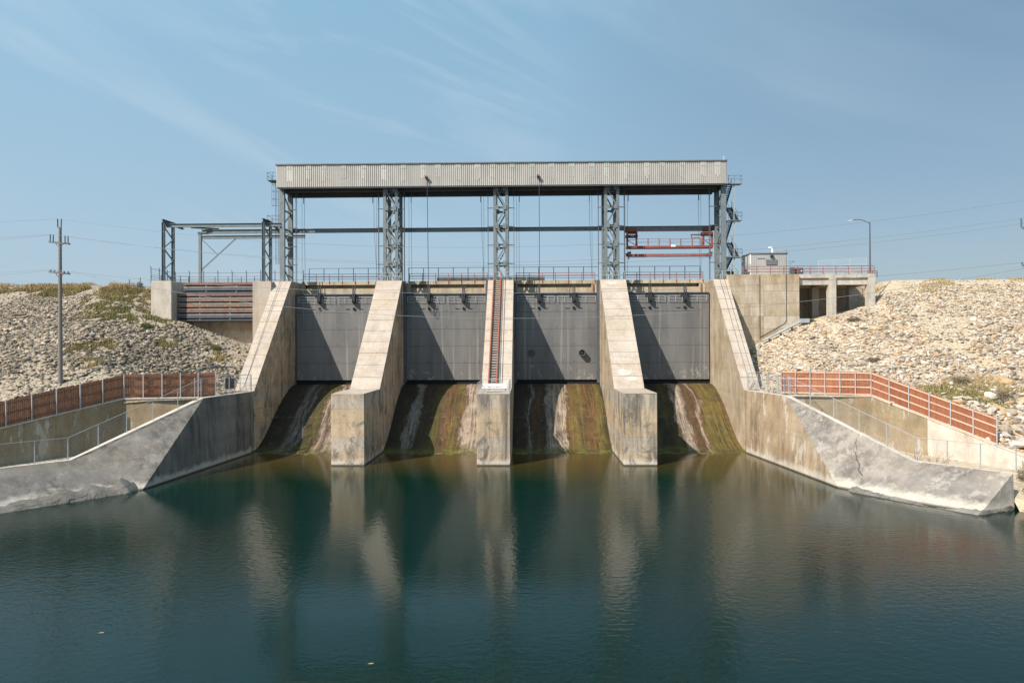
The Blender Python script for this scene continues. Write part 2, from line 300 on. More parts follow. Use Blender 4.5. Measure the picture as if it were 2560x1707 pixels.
# ------------------------------------------------------------------ mesh builder
WL = {}; BEV = {'pier_body': 0.06, 'buttress': 0.06, 'nose_cap': 0.04, 'pillar_body': 0.05, 'side_wall': 0.05, 'column': 0.0}
BEV = {k: v for k, v in BEV.items() if v and k != 'side_wall'}
class MB:
    def __init__(s): s.v = []; s.f = []
    def add(s, vs, fs):
        k = len(s.v); s.v += [tuple(p) for p in vs]; s.f += [tuple(i + k for i in f) for f in fs]; return s
    def box(s, x0, x1, y0, y1, z0, z1):
        return s.add([(x, y, z) for z in (z0, z1) for y in (y0, y1) for x in (x0, x1)], [(0, 2, 3, 1), (4, 5, 7, 6), (0, 1, 5, 4), (2, 6, 7, 3), (0, 4, 6, 2), (1, 3, 7, 5)])
    def bar(s, p, q, a, b, up=(0, 0, 1)):            # a sideways, b along up
        p, q = Vector(p), Vector(q); d = (q - p).normalized(); up = Vector(up)
        if abs(d.dot(up)) > 0.98: up = Vector((0, 1, 0))
        sd = d.cross(up).normalized(); u = sd.cross(d)
        vs = [c + sd * (i * a / 2) + u * (j * b / 2) for c in (p, q) for i, j in ((-1, -1), (1, -1), (1, 1), (-1, 1))]
        return s.add(vs, [(0, 1, 2, 3), (7, 6, 5, 4), (0, 4, 5, 1), (1, 5, 6, 2), (2, 6, 7, 3), (3, 7, 4, 0)])
    def ibeam(s, p, q, wdt, h, t=0.05, up=(0, 0, 1)):
        p, q = Vector(p), Vector(q); d = (q - p).normalized(); up = Vector(up)
        if abs(d.dot(up)) > 0.98: up = Vector((0, 1, 0))
        sd = d.cross(up).normalized(); u = sd.cross(d)
        for k in (-1, 1): s.bar(p + u * (k * (h - t) / 2), q + u * (k * (h - t) / 2), wdt, t, u)
        return s.bar(p, q, t * 0.8, h - 2 * t - 0.002, u)
    def tube(s, p, q, r, n=6, r2=None):
        p, q = Vector(p), Vector(q); d = (q - p).normalized(); a = Vector((0, 0, 1)) if abs(d.z) < 0.9 else Vector((1, 0, 0))
        e = d.cross(a).normalized(); g = d.cross(e); r2 = r if r2 is None else r2
        vs = [c + (e * math.cos(2 * math.pi * i / n) + g * math.sin(2 * math.pi * i / n)) * rr for c, rr in ((p, r), (q, r2)) for i in range(n)]
        return s.add(vs, [(i, (i + 1) % n, n + (i + 1) % n, n + i) for i in range(n)] + [tuple(range(n - 1, -1, -1)), tuple(range(n, 2 * n))])
    def path(s, pts, r, n=5):
        for a, b in zip(pts, pts[1:]): s.tube(a, b, r, n)
        return s
    def prismX(s, poly, x0, x1):                     # poly of (y,z), counter-clockwise seen from +X
        n = len(poly); vs = [(x0, y, z) for y, z in poly] + [(x1, y, z) for y, z in poly]
        return s.add(vs, [tuple(range(n - 1, -1, -1)), tuple(range(n, 2 * n))] + [(i, (i + 1) % n, n + (i + 1) % n, n + i) for i in range(n)])
    def build(s, name, mat, parent=None, loc=None, smooth=False, link=True):
        me = bpy.data.meshes.new(name)
        if parent is not None: og = WL[parent]
        elif loc is not None: og = Vector(loc)
        else:
            a = np.array(s.v); og = Vector(((a[:, 0].min() + a[:, 0].max()) / 2, (a[:, 1].min() + a[:, 1].max()) / 2, a[:, 2].min()))
        me.from_pydata([(p[0] - og[0], p[1] - og[1], p[2] - og[2]) for p in s.v], [], s.f); me.update()
        if smooth: me.polygons.foreach_set('use_smooth', [True] * len(me.polygons))
        me.materials.append(mat)
        o = bpy.data.objects.new(name, me); COL.objects.link(o)
        if parent is not None: o.parent = parent
        else: o.location = og
        WL[o] = og
        if name in BEV:
            bm_ = o.modifiers.new('edge', 'BEVEL'); bm_.width = BEV[name]; bm_.segments = 2; bm_.limit_method = 'ANGLE'
        return o
def tag(o, label=None, cat=None, group=None, kind=None):
    if label: o['label'] = label
    if cat: o['category'] = cat
    if group: o['group'] = group
    if kind: o['kind'] = kind
    return o
def thing(name, label, cat, loc, group=None):
    o = bpy.data.objects.new(name, None); COL.objects.link(o); o.location = loc; o.empty_display_size = 0.3
    WL[o] = Vector(loc); return tag(o, label, cat, group)
def inst(name, mesh, parent, at):                    # a part that shares its mesh
    o = bpy.data.objects.new(name, mesh); COL.objects.link(o); o.parent = parent; o.location = Vector(at) - WL[parent]; WL[o] = Vector(at); return o
def meshof(mb, mat, name):
    me = bpy.data.meshes.new(name); me.from_pydata(mb.v, [], mb.f); me.materials.append(mat); return me
def B(x0, x1, y0, y1, z0, z1): return MB().box(x0, x1, y0, y1, z0, z1)

# ------------------------------------------------------------------ dimensions
HW = 1.735; PX = [-18.7, -3.5, 11.7]; XL, XR = -32.17, 25.17
BAYS = [(XL, PX[0] - HW), (PX[0] + HW, PX[1] - HW), (PX[1] + HW, PX[2] - HW), (PX[2] + HW, XR)]
TOPZ, NOSEZ = 21.2, 7.4; DECK = 21.6
YN, YS, YT = 70.8, 78.4, 92.7
BAYWORD = ['between the left abutment and the first pier', 'between the plain left pier and the stair pier', 'between the stair pier and the cracked right pier', 'beside the right abutment']
ORD = ['beside the left abutment', 'next to the stair pier on the side of the stoplog rack', 'with the outlet pipe', 'under the red crane']

# right-hand and left-hand wing wall control points
RB, RT1, RC, RD, RT2, RT3 = (26.5, 70.5, 7.15), (27.0, 59.9, 0), (32.5, 58.2, 2.6), (36.35, 50.7, 2.8), (30.5, 53.9, 0), (33.4, 50.2, 0)
RD = tuple(atZ(2533, 1183, 2.7)); RT3 = tuple(atZ(2450, 1285, 0.0))
RK, RL = (34.6, 69.2, 7.15), (42.3, 58.1, 2.7)
LB, LT1, LC, LD, LT2, LT3 = (-33.3, 69.6, 7.15), (-33.6, 58.9, 0), (-39.8, 58.7, 2.6), (-46.0, 51.0, 2.6), (-39.8, 51.6, 0), (-43.0, 47.0, 0)
LK, LL = (-40.9, 68.2, 7.15), (-51.0, 56.0, 4.0)

# ------------------------------------------------------------------ terrain
def sm(a, b, t):
    t = max(0, min(1, (t - a) / (b - a))); return t * t * (3 - 2 * t)
def front_of_fence(x, y):
    if x > 0: return x < 35.2 and y < 73.5 - (x - 27) * 0.46
    return x > -41.6 and y < 73.7 - (-33.7 - x) * 0.64
def hgt(x, y, rough=True):
    if y >= 69: base = 7.15 + 0.5 * (y - 69)
    else: base = 7.15 + 0.41 * (y - 69)
    if x > 0:
        yy = min(y, 92.0)                               # level in depth under the approach bridge
        c = max(7.1, 7.25 + 0.44 * max(0, yy - 79) + 0.42 * (min(x, 36) - 31) + 0.24 * max(0, x - 36) + 0.45 * max(0, x - 46.3)); crest = 21.45
        if y < 69: c = 99
    else:
        c = max(7.1, 7.25 + 0.44 * max(0, y - 79) + 0.30 * (-37 - x)); crest = 21.25
        if y < 69: c = 99
    h = min(base, c, crest)
    ff_ = front_of_fence(x, y) and y > 68
    if ff_: h = min(h, 7.08)
    if y < 55: h -= 0.05 * (55 - y)
    if rough:
        am = 0.1 if ff_ else 1.0 if y < 96 else 0.35
        h += am * (0.35 * mnoise.noise((x * 0.12, y * 0.12, 3)) + 0.16 * mnoise.noise((x * 0.5, y * 0.5, 7)))
    return h
def inner(y, side):
    if side > 0:
        pts = [(20, 46), (50.0, 39.5), (57.2, 41.6), (RL[1], RL[0] + 0.25), (RK[1], RK[0] + 0.25), (70.2, 27.0), (79.8, 25.9), (91.6, 26.0), (130, 26.0)]
    else:
        pts = [(20, -58), (49.5, -48.5), (55.2, -50.6), (LL[1], LL[0] - 0.3), (LK[1], LK[0] - 0.3), (69.2, -33.7), (79.8, -33.9), (91.6, -34.0), (130, -34.0)]
    for (a, xa), (b, xb) in zip(pts, pts[1:]):
        if a <= y <= b: return xa + (xb - xa) * (y - a) / (b - a)
    return pts[-1][1]
def terrain(side):
    ys = list(np.arange(30, 50, 2.0)) + list(np.arange(50, 100, 0.6)) + list(np.arange(100, 112, 1.5))
    ts = [0.0]; st = 0.5
    while ts[-1] < 420: ts.append(ts[-1] + st); st *= 1.0 if ts[-1] < 50 else 1.12
    v = []; f = []
    for y in ys:
        xi = inner(y, side)
        for t in ts:
            x = xi + side * t; z = hgt(x, y)
            if y > 104: z -= (y - 104) * 0.9
            if side < 0 and -48.2 < x < -36 and y > 91.9: z = min(z, 12.4)
            v.append((x, y, z))
    n = len(ts)
    for j in range(len(ys) - 1):
        for i in range(n - 1):
            a = j * n + i; q = (a, a + 1, a + n + 1, a + n); f.append(q if side > 0 else q[::-1])
    m = MB(); m.v, m.f = v, f
    o = m.build('embankment', SOIL_R if side > 0 else SOIL_L, loc=(side * 50, 80, 8), smooth=True); tag(o, kind='structure')
    return o
terrain(-1); terrain(1)
def hit(u, v):
    d = ray(u, v); o = Vector((0, 0, CAM_Z)); t = 40.0
    while t < 115:
        p = o + d * t
        if p.z < hgt(p.x, p.y): return p
        t += 0.15
    return o + d * 96
tag(MB().add([(-3000, -2000, -3), (3000, -2000, -3), (3000, 104, -3), (-3000, 104, -3)], [(0, 1, 2, 3)]).build('river_bed', BED), kind='structure')
tag(MB().add([(-600, -400, 0), (600, -400, 0), (600, 97, 0), (-600, 97, 0)], [(0, 1, 2, 3)]).build('water', WATER, loc=(0, 0, 0)), kind='structure')
tag(MB().add([(-3500, 105, 18.6), (3500, 105, 18.6), (3500, 4000, 18.6), (-3500, 4000, 18.6)], [(0, 1, 2, 3)]).build('reservoir', WATER, loc=(0, 200, 18.6)), kind='structure')
# ground inside the two niches behind the wing walls
def niche(pts, mat):
    m = MB(); m.add(pts, [tuple(range(len(pts)))]); o = m.build('ground', mat); tag(o, kind='structure'); return o
niche([(27.0, 70.4, 2.2), (32.9, 58.5, 1.7), (RD[0] + 0.15, RD[1] + 0.3, 0.8), (42.4, 58.3, 1.7), (34.7, 69.4, 2.2)], SOIL_R)
tag(MB().add([(RD[0] + 0.12, RD[1] + 0.3, 0.85), (42.4, 58.3, 1.8), (RD[0] + 0.02, RD[1] - 0.5, 0.15), (RD[0] + 3, RD[1] - 1.6, 0.25), (47, 49.5, 0.3), (RD[0] - 0.1, RD[1] - 1.6, -0.9), (39.5, 46.4, -0.9), (48, 46.0, -0.9)], [(0, 2, 3), (0, 3, 1), (1, 3, 4), (2, 5, 6), (2, 6, 3), (3, 6, 7), (3, 7, 4)]).build('shore', SOIL_R), kind='structure')
niche([(-33.8, 69.4, 2.2), (-41.0, 68.0, 2.2), (-51.2, 56.0, 1.6), (-60, 46, -0.5), (-48, 46, -0.6), (-46.2, 51.4, 1.0), (-40.2, 59.0, 1.7)][::1], SOIL_L)

# ------------------------------------------------------------------ piers, abutments, chutes
def sloped_slabs(parent, x0, x1, y0, z0, y1, z1, n, mat):
    p0, p1 = Vector((0, y0, z0)), Vector((0, y1, z1)); d = p1 - p0; L_ = d.length; d.normalize(); nn = Vector((0, -d.z, d.y))
    for k in range(n):
        a = L_ * k / n + 0.022; b = L_ * (k + 1) / n - 0.022; lift = 0.05 + random.uniform(0, 0.025)
        pts = []
        for t, h in ((a, -0.02), (b, -0.02), (b, lift), (a, lift)):
            q = p0 + d * t + nn * h; pts.append((q.y, q.z))
        MB().prismX(pts[::-1], x0 + random.uniform(-0.004, 0.012), x1 - random.uniform(-0.004, 0.012)).build('facing_slab', mat, parent)
def pier(cx, label):
    t = thing('spillway_pier', label, 'pier', (cx, 80, 0), 'concrete piers of the spillway')
    x0, x1 = cx - HW, cx + HW
    MB().prismX([(YN, -2.8), (104, -2.8), (104, TOPZ), (YT, TOPZ), (YS, NOSEZ), (YN, NOSEZ)], x0, x1).build('pier_body', C_PIER, t)
    B(x0 - 0.004, x1 + 0.004, YN - 0.004, YS - 0.5, NOSEZ + 0.002, NOSEZ + 0.10).build('nose_cap', C_FACE, t)
    sloped_slabs(t, x0 + 0.006, x1 - 0.006, YS, NOSEZ, YT, TOPZ, 10, C_FACE)
    B(x0 + 0.01, x1 - 0.01, YT + 0.05, 98, TOPZ + 0.001, TOPZ + 0.12).build('top_plinth', C_FACE, t)
    for xx in (x0 - 0.36, x1 + 0.005):
        B(xx, xx + 0.355, 93.55, 94.05, 7.3, TOPZ + 0.1).build('gate_guide', STEEL_D, t)
    return t
pier(PX[0], 'plain concrete spillway pier with smooth sloping back and bare nose top')
pier(PX[1], 'concrete spillway pier carrying the red stair and railed platform')
pier(PX[2], 'concrete spillway pier with patched and cracked sloping back')
# crack patches on the right pier
def patch(label_parent, cx, cy_frac, wdt, ln, seed):
    r = random.Random(seed); p0 = Vector((0, YS, NOSEZ)); p1 = Vector((0, YT, TOPZ)); d = (p1 - p0); n_ = Vector((0, -d.z, d.y)).normalized()
    c = p0 + d * cy_frac; d = d.normalized(); vs = []; N_ = 14
    for i in range(N_):
        a = 2 * math.pi * i / N_; rr = r.uniform(0.7, 1.1)
        q = c + d * (math.sin(a) * ln * rr) + n_ * 0.085; vs.append((cx + math.cos(a) * wdt * rr, q.y, q.z))
    MB().add(vs, [tuple(range(N_))]).build('mortar_patch', C_RETW, label_parent)
p3 = [o for o in COL.objects if o.get('label', '').startswith('concrete spillway pier with patched')][0]
patch(p3, PX[2] - 0.3, 0.965, 0.95, 0.33, 1); patch(p3, PX[2] - 0.3, 0.13, 0.8, 0.6, 2); patch(p3, PX[2] + 0.4, 0.08, 0.9, 0.35, 3)

OGP = [(99, 6.3), (96, 7.02), (94.6, 7.12), (93.2, 7.02), (91.5, 6.55), (89.6, 5.7), (88.1, 4.85), (86.7, 3.95), (85.2, 2.85), (83.7, 1.8), (82.2, 0.95), (80.6, 0.35), (79.0, 0.02), (77, -0.2), (72, -0.6), (66, -1.6)]
for k, (x0, x1) in enumerate(BAYS):
    m = MB(); NX = 24
    prof = []
    for (a, b), (c, d) in zip(OGP, OGP[1:]):
        for q in range(3): prof.append((a + (c - a) * q / 3, b + (d - b) * q / 3))
    prof.append(OGP[-1])
    for (y, z) in prof:
        for i in range(NX + 1):
            x = x0 + (x1 - x0) * i / NX; m.v.append((x, y, z + 0.03 * mnoise.noise((x * 0.9, y * 0.4, k))))
    for j in range(len(prof) - 1):
        for i in range(NX):
            a = j * (NX + 1) + i; m.f.append((a + NX + 1, a + NX + 2, a + 1, a))
    o = m.build('spillway_chute', mk_ogee(k, x0, x1, OG_STOPS[k]), smooth=True)
    tag(o, ['stained curved spillway face below the gate beside the left abutment', 'orange and olive streaked spillway face below the gate with the looped cable', 'streaked spillway face below the gate with the outlet pipe', 'yellow and brown banded spillway face beside the right abutment'][k], 'spillway', 'curved spillway faces')

# left abutment
t = thing('abutment', 'tall concrete left abutment with long sloping buttress beside the stoplog rack', 'abutment', (-34.5, 88, 7))
MB().prismX([(79.9, 5), (104, 5), (104, TOPZ), (YT, TOPZ), (79.9, 7.15)], -34.5, XL).build('buttress', C_PIER, t)
MB().prismX([(79.9, -2.8), (104, -2.8), (104, 5), (79.9, 5)], -34.5, XL).build('base_wall', C_PIER, t)
sloped_slabs(t, -34.5, XL, 79.9, 7.15, YT, TOPZ, 10, C_FACE)
B(-37.0, -34.503, 91.4, 104, 6, TOPZ).build('side_wall', C_FACE, t)
B(-37.0, XL - 0.02, YT + 0.1, 103.9, TOPZ + 0.002, TOPZ + 0.14).build('top_plinth', C_FACE, t)
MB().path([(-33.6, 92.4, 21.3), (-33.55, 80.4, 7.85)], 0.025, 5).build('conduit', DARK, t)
# stoplog bay: left pillar, sill wall
t = thing('storage_pillar', 'square concrete pillar at the grassy end of the stoplog rack', 'pillar', (-49.5, 93, 12))
B(-50.9, -48.1, 91.4, 97, 8, 21.25).build('pillar_body', C_GREY, t); B(-50.85, -48.15, 91.45, 97, 21.252, 21.36).build('pillar_cap', C_FACE, t)
t = thing('sill_wall', 'shaded concrete sill wall under the stoplog rack', 'wall', (-42.5, 94, 8))
B(-48.098, -37.003, 95.4, 95.59, 8, 15.9).build('wall_face', C_ABUT, t); B(-48.098, -37.003, 92.6, 95.398, 8, 12.75).build('footing', C_TAN, t)
# right abutment
t = thing('abutment', 'broad tan stained right abutment wall with sloping buttress and conduits', 'abutment', (30, 88, 7))
RXO = 27.1
MB().prismX([(79.9, -2.8), (104, -2.8), (104, TOPZ), (YT, TOPZ), (79.9, 7.15)], XR, RXO).build('buttress', C_TAN, t)
sloped_slabs(t, XR, RXO, 79.9, 7.15, YT, TOPZ, 10, C_FACE)
ZW = 21.75
rows = [7, 12.9, 14.55, 16.2, 17.85, 19.5, ZW]
for i in range(len(rows) - 1):
    for j, (a, b) in enumerate(((RXO + 0.003, 31.5), (31.5, 36.2))):
        zt = rows[i + 1] - 0.02 if not (i == len(rows) - 2 and j == 0) else rows[i + 1] - 0.02
        B(a + (0.012 if j else 0), b - 0.012, 91.4 + random.uniform(0, 0.02), 93, rows[i], zt).build('wall_panel', C_TAN if (i + j) % 3 else C_ABUT, t)
B(RXO + 0.003, 36.2, 93.002, 99.5, 7, ZW - 0.03).build('wall_core', C_ABUT, t)
MB().path([(30.95, 91.33, 21.6), (30.95, 91.33, 13.1)], 0.03).build('conduit', DARK, t)
MB().path([(34.45, 91.33, 25.0), (34.45, 91.33, 15.6), (34.2, 91.33, 15.2), (31.0, 91.33, 13.4)], 0.03).build('conduit', DARK, t)
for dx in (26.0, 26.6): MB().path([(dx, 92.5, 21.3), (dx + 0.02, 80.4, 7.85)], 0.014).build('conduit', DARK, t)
# white drain pipe along the right abutment
t = thing('drain_pipe', 'pale steel pipe running down the foot of the tan right abutment wall', 'pipe', (33, 90.6, 13))
P = [(36.9, 90.9, 15.45), (36.0, 90.8, 15.35), (31.0, 90.6, 12.85)]
MB().path(P, 0.17, 10).build('pipe', GALV, t)
MB().path([(30.6, 90.2, 12.6), (30.2, 90.0, 12.2), (30.0, 86.6, 9.6)], 0.12, 8).build('lower_pipe', GALV, t)
B(36.1, 37.2, 90.6, 91.2, 15.25, 15.8).build('junction_box', GALV, t)
for q in (0.2, 0.5, 0.8):
    p = Vector(P[1]).lerp(Vector(P[2]), q); B(p.x - 0.05, p.x + 0.05, p.y - 0.1, p.y + 0.3, p.z - 1.0, p.z - 0.18).build('support', CRANEDK, t)

# ------------------------------------------------------------------ wing walls and retaining walls
def wing(side, Bp, T1, Cp, Dp, T2, T3, start, label, ma, mbm):
    V = Vector; t = thing('wing_wall', label, 'wall', (Bp[0], 64, 0))
    S0 = V((start, 79.9, 7.15)); S1 = V((start, 79.9, -2.5)); B_ = V(Bp); C_ = V(Cp); D_ = V(Dp)
    def low(p): return V((p[0], p[1], -2.5))
    fl = (lambda f: f) if side > 0 else (lambda f: f[::-1])
    def sub(quad, name, mat, n=10):                   # bilinear patch with slight unevenness
        a, b, c, d = [V(q) for q in quad]; m = MB()
        for j in range(n + 1):
            for i in range(n + 1):
                s_, t_ = i / n, j / n; p = a.lerp(b, s_).lerp(d.lerp(c, s_), t_)
                if 0 < i < n and 0 < j < n: p.x += 0.05 * mnoise.noise(p * 0.5)
                m.v.append(tuple(p))
        for j in range(n):
            for i in range(n):
                k = j * (n + 1) + i; m.f.append(fl((k, k + 1, k + n + 2, k + n + 1)))
        return m.build(name, mat, t, smooth=True)
    T1v, T2v, T3v = V(T1), V(T2), V(T3); E_ = V((D_.x + side * 0.02, D_.y - 0.1, 0))
    sub((S0, S0.lerp(B_, 1), T1v, V((start, 79.0, 0))), 'vertical_face', mbm)
    m = MB()
    tri = [B_, C_, T1v]; m.add(tri, [fl((0, 1, 2))])
    m.build('sloping_face', ma, t)
    sub((C_, D_, T3v, T2v), 'low_face', ma)
    m = MB(); m.add([C_, T2v, T1v], [fl((0, 1, 2))]); m.build('warped_face', ma, t)
    m = MB(); m.add([D_, E_, T3v], [fl((0, 1, 2))]); m.build('end_face', ma, t)
    m = MB()
    ring = [V((start, 79.0, 0)), T1v, T2v, T3v, E_]
    for a, b in zip(ring, ring[1:]): m.add([a, b, low(b), low(a)], [fl((0, 1, 2, 3))])
    m.build('footing', ma, t)
    o_ = V((side * 0.55, 0.25, 0)); top = [S0, B_, C_, D_]; inn = [V((S0.x + side * 0.6, S0.y, S0.z)), B_ + V((side * 0.6, 0.15, 0)), C_ + V((side * 0.5, 0.45, 0)), D_ + V((side * 0.25, 0.5, 0))]
    m = MB(); m2 = MB()
    for i in range(3):
        up = V((0, 0, 0.03)); m.add([top[i] + up, top[i + 1] + up, inn[i + 1] + up, inn[i] + up], [fl((3, 2, 1, 0))])
        m.add([top[i] + up, top[i + 1] + up, top[i + 1] - up, top[i] - up], [fl((0, 1, 2, 3))])
        m2.add([inn[i], inn[i + 1], low(inn[i + 1]), low(inn[i])], [fl((3, 2, 1, 0))])
    m.build('coping', C_RETW, t); m2.add([D_, inn[3], low(inn[3]), E_, ], [fl((0, 1, 2, 3))]); m2.build('rear_face', ma, t)
    return t, top
wl_, topL = wing(-1, LB, LT1, LC, LD, LT2, LT3, XL, 'grey stained left wing wall curving down to the water below the brown fence', C_WING, C_WING)
wr_, topR = wing(1, RB, RT1, RC, RD, RT2, RT3, XR, 'cracked grey and white right wing wall ending in a blunt corner at the shore', C_WINR, C_WTAN)
# crack down the right wing wall
def on_tri(b_, c_, t_, s_, q_, o=0.03):
    b_, c_, t_ = Vector(b_), Vector(c_), Vector(t_); nn_ = (c_ - b_).cross(t_ - b_).normalized()
    if nn_.y > 0: nn_ = -nn_
    return b_ + (c_ - b_) * s_ + (t_ - b_) * q_ + nn_ * o
rr_ = random.Random(11); m = MB(); L0 = [on_tri(RB, RC, RT1, 0.62 - 0.28 * q + rr_.uniform(-.012, .012), 0.38 * q + 0.24 * q * q, 0.02) for q in [i / 16 for i in range(17)]]
for i in range(16):
    wd = 0.012 + 0.05 * i / 16 * rr_.uniform(0.5, 1.3); a, b = L0[i], L0[i + 1]; m.add([a + Vector((-wd, 0, 0)), b + Vector((-wd, 0, 0)), b + Vector((wd, 0, 0.02)), a + Vector((wd, 0, 0.02))], [(0, 1, 2, 3)])
m.build('crack', paint('crack_shadow', (0.10, 0.085, 0.06), 0.95), wr_)
def ragged_toe(side, pts, name_parent, H=1.0):
    m = MB(); n = 150; rows_ = 9
    tot = [Vector(p) for p in pts]
    for i in range(n + 1):
        s_ = i / n * (len(tot) - 1); k = min(int(s_), len(tot) - 2); p = tot[k].lerp(tot[k + 1], s_ - k)
        hh = H * (1.0 + 0.6 * mnoise.noise((p.x * 0.6, p.y * 0.6, 9)))
        for j in range(rows_):
            q = j / (rows_ - 1); nz = mnoise.noise((p.x * 1.6, p.y * 1.6, j * 0.9)) + 0.6 * mnoise.noise((p.x * 4, p.y * 4, j * 2.1))
            m.v.append((p.x + side * (1.1 * q * hh - 0.55) + nz * 0.16 * side, p.y - 0.35 + 0.35 * q + nz * 0.12, -0.5 + hh * 1.25 * q ** 0.6 + nz * 0.14))
    for i in range(n):
        for j in range(rows_ - 1):
            k = i * rows_ + j; f = (k, k + rows_, k + rows_ + 1, k + 1); m.f.append(f if side > 0 else f[::-1])
    return m.build('broken_toe', C_TOE, name_parent)
ragged_toe(-1, [(-33.9, 60.5, 0), (-34.3, 58.0, 0), (-39.6, 51.4, 0), (-43, 46.8, 0)], wl_)
ragged_toe(1, [(27.5, 58.9, 0), (30.5, 53.7, 0), (RT3[0] - 0.1, RT3[1] - 0.1, 0), (RD[0], RD[1] - 0.15, 0)], wr_, 0.55)

def retwall(side, Bp, K, L_, label, mats):
    t = thing('retaining_wall', label, 'wall', (K[0], K[1], 1))
    def seg(a, b, mat, name='wall_face'):
        a, b = Vector(a), Vector(b); d = (b - a); d.z = 0; d.normalize(); nrm = Vector((-d.y, d.x, 0))
        if nrm.y < 0: nrm = -nrm
        m = MB(); q = [a, b, b + nrm * 0.45, a + nrm * 0.45]
        m.add([(p.x, p.y, 0.3) for p in q] + [tuple(p) for p in q], [(0, 3, 2, 1), (4, 5, 6, 7), (0, 1, 5, 4), (1, 2, 6, 5), (2, 3, 7, 6), (3, 0, 4, 7)] if side > 0 else [(0, 1, 2, 3), (7, 6, 5, 4), (4, 5, 1, 0), (5, 6, 2, 1), (6, 7, 3, 2), (7, 4, 0, 3)])
        m.build(name, mat, t)
        m = MB(); up = Vector((0, 0, 0.02))
        q2 = [a - nrm * 0.06, b - nrm * 0.06, b + nrm * 0.5, a + nrm * 0.5]
        m.add([p + up for p in q2] + [p + up * 6 for p in q2], [(0, 3, 2, 1), (4, 5, 6, 7), (0, 1, 5, 4), (1, 2, 6, 5), (2, 3, 7, 6), (3, 0, 4, 7)] if side > 0 else [(0, 1, 2, 3), (7, 6, 5, 4), (4, 5, 1, 0), (5, 6, 2, 1), (6, 7, 3, 2), (7, 4, 0, 3)])
        m.build('coping', C_RETW, t)
    K, L_ = Vector(K), Vector(L_); Bp = Vector(Bp) + Vector((side * 0.55, 0.1, 0))
    seg(Bp, K, mats[0]); md = K.lerp(L_, 0.385); seg(K, md, mats[0]); seg(md, L_, mats[1], 'pale_wall_face')
    return t
retwall(1, RB, RK, RL, 'tan stained retaining wall with a pale repaired end below the red fence', (C_RET, C_RETW))
retwall(-1, LB, LK, LL, 'brown stained retaining wall below the dark brown fence', (C_RET, C_RET))

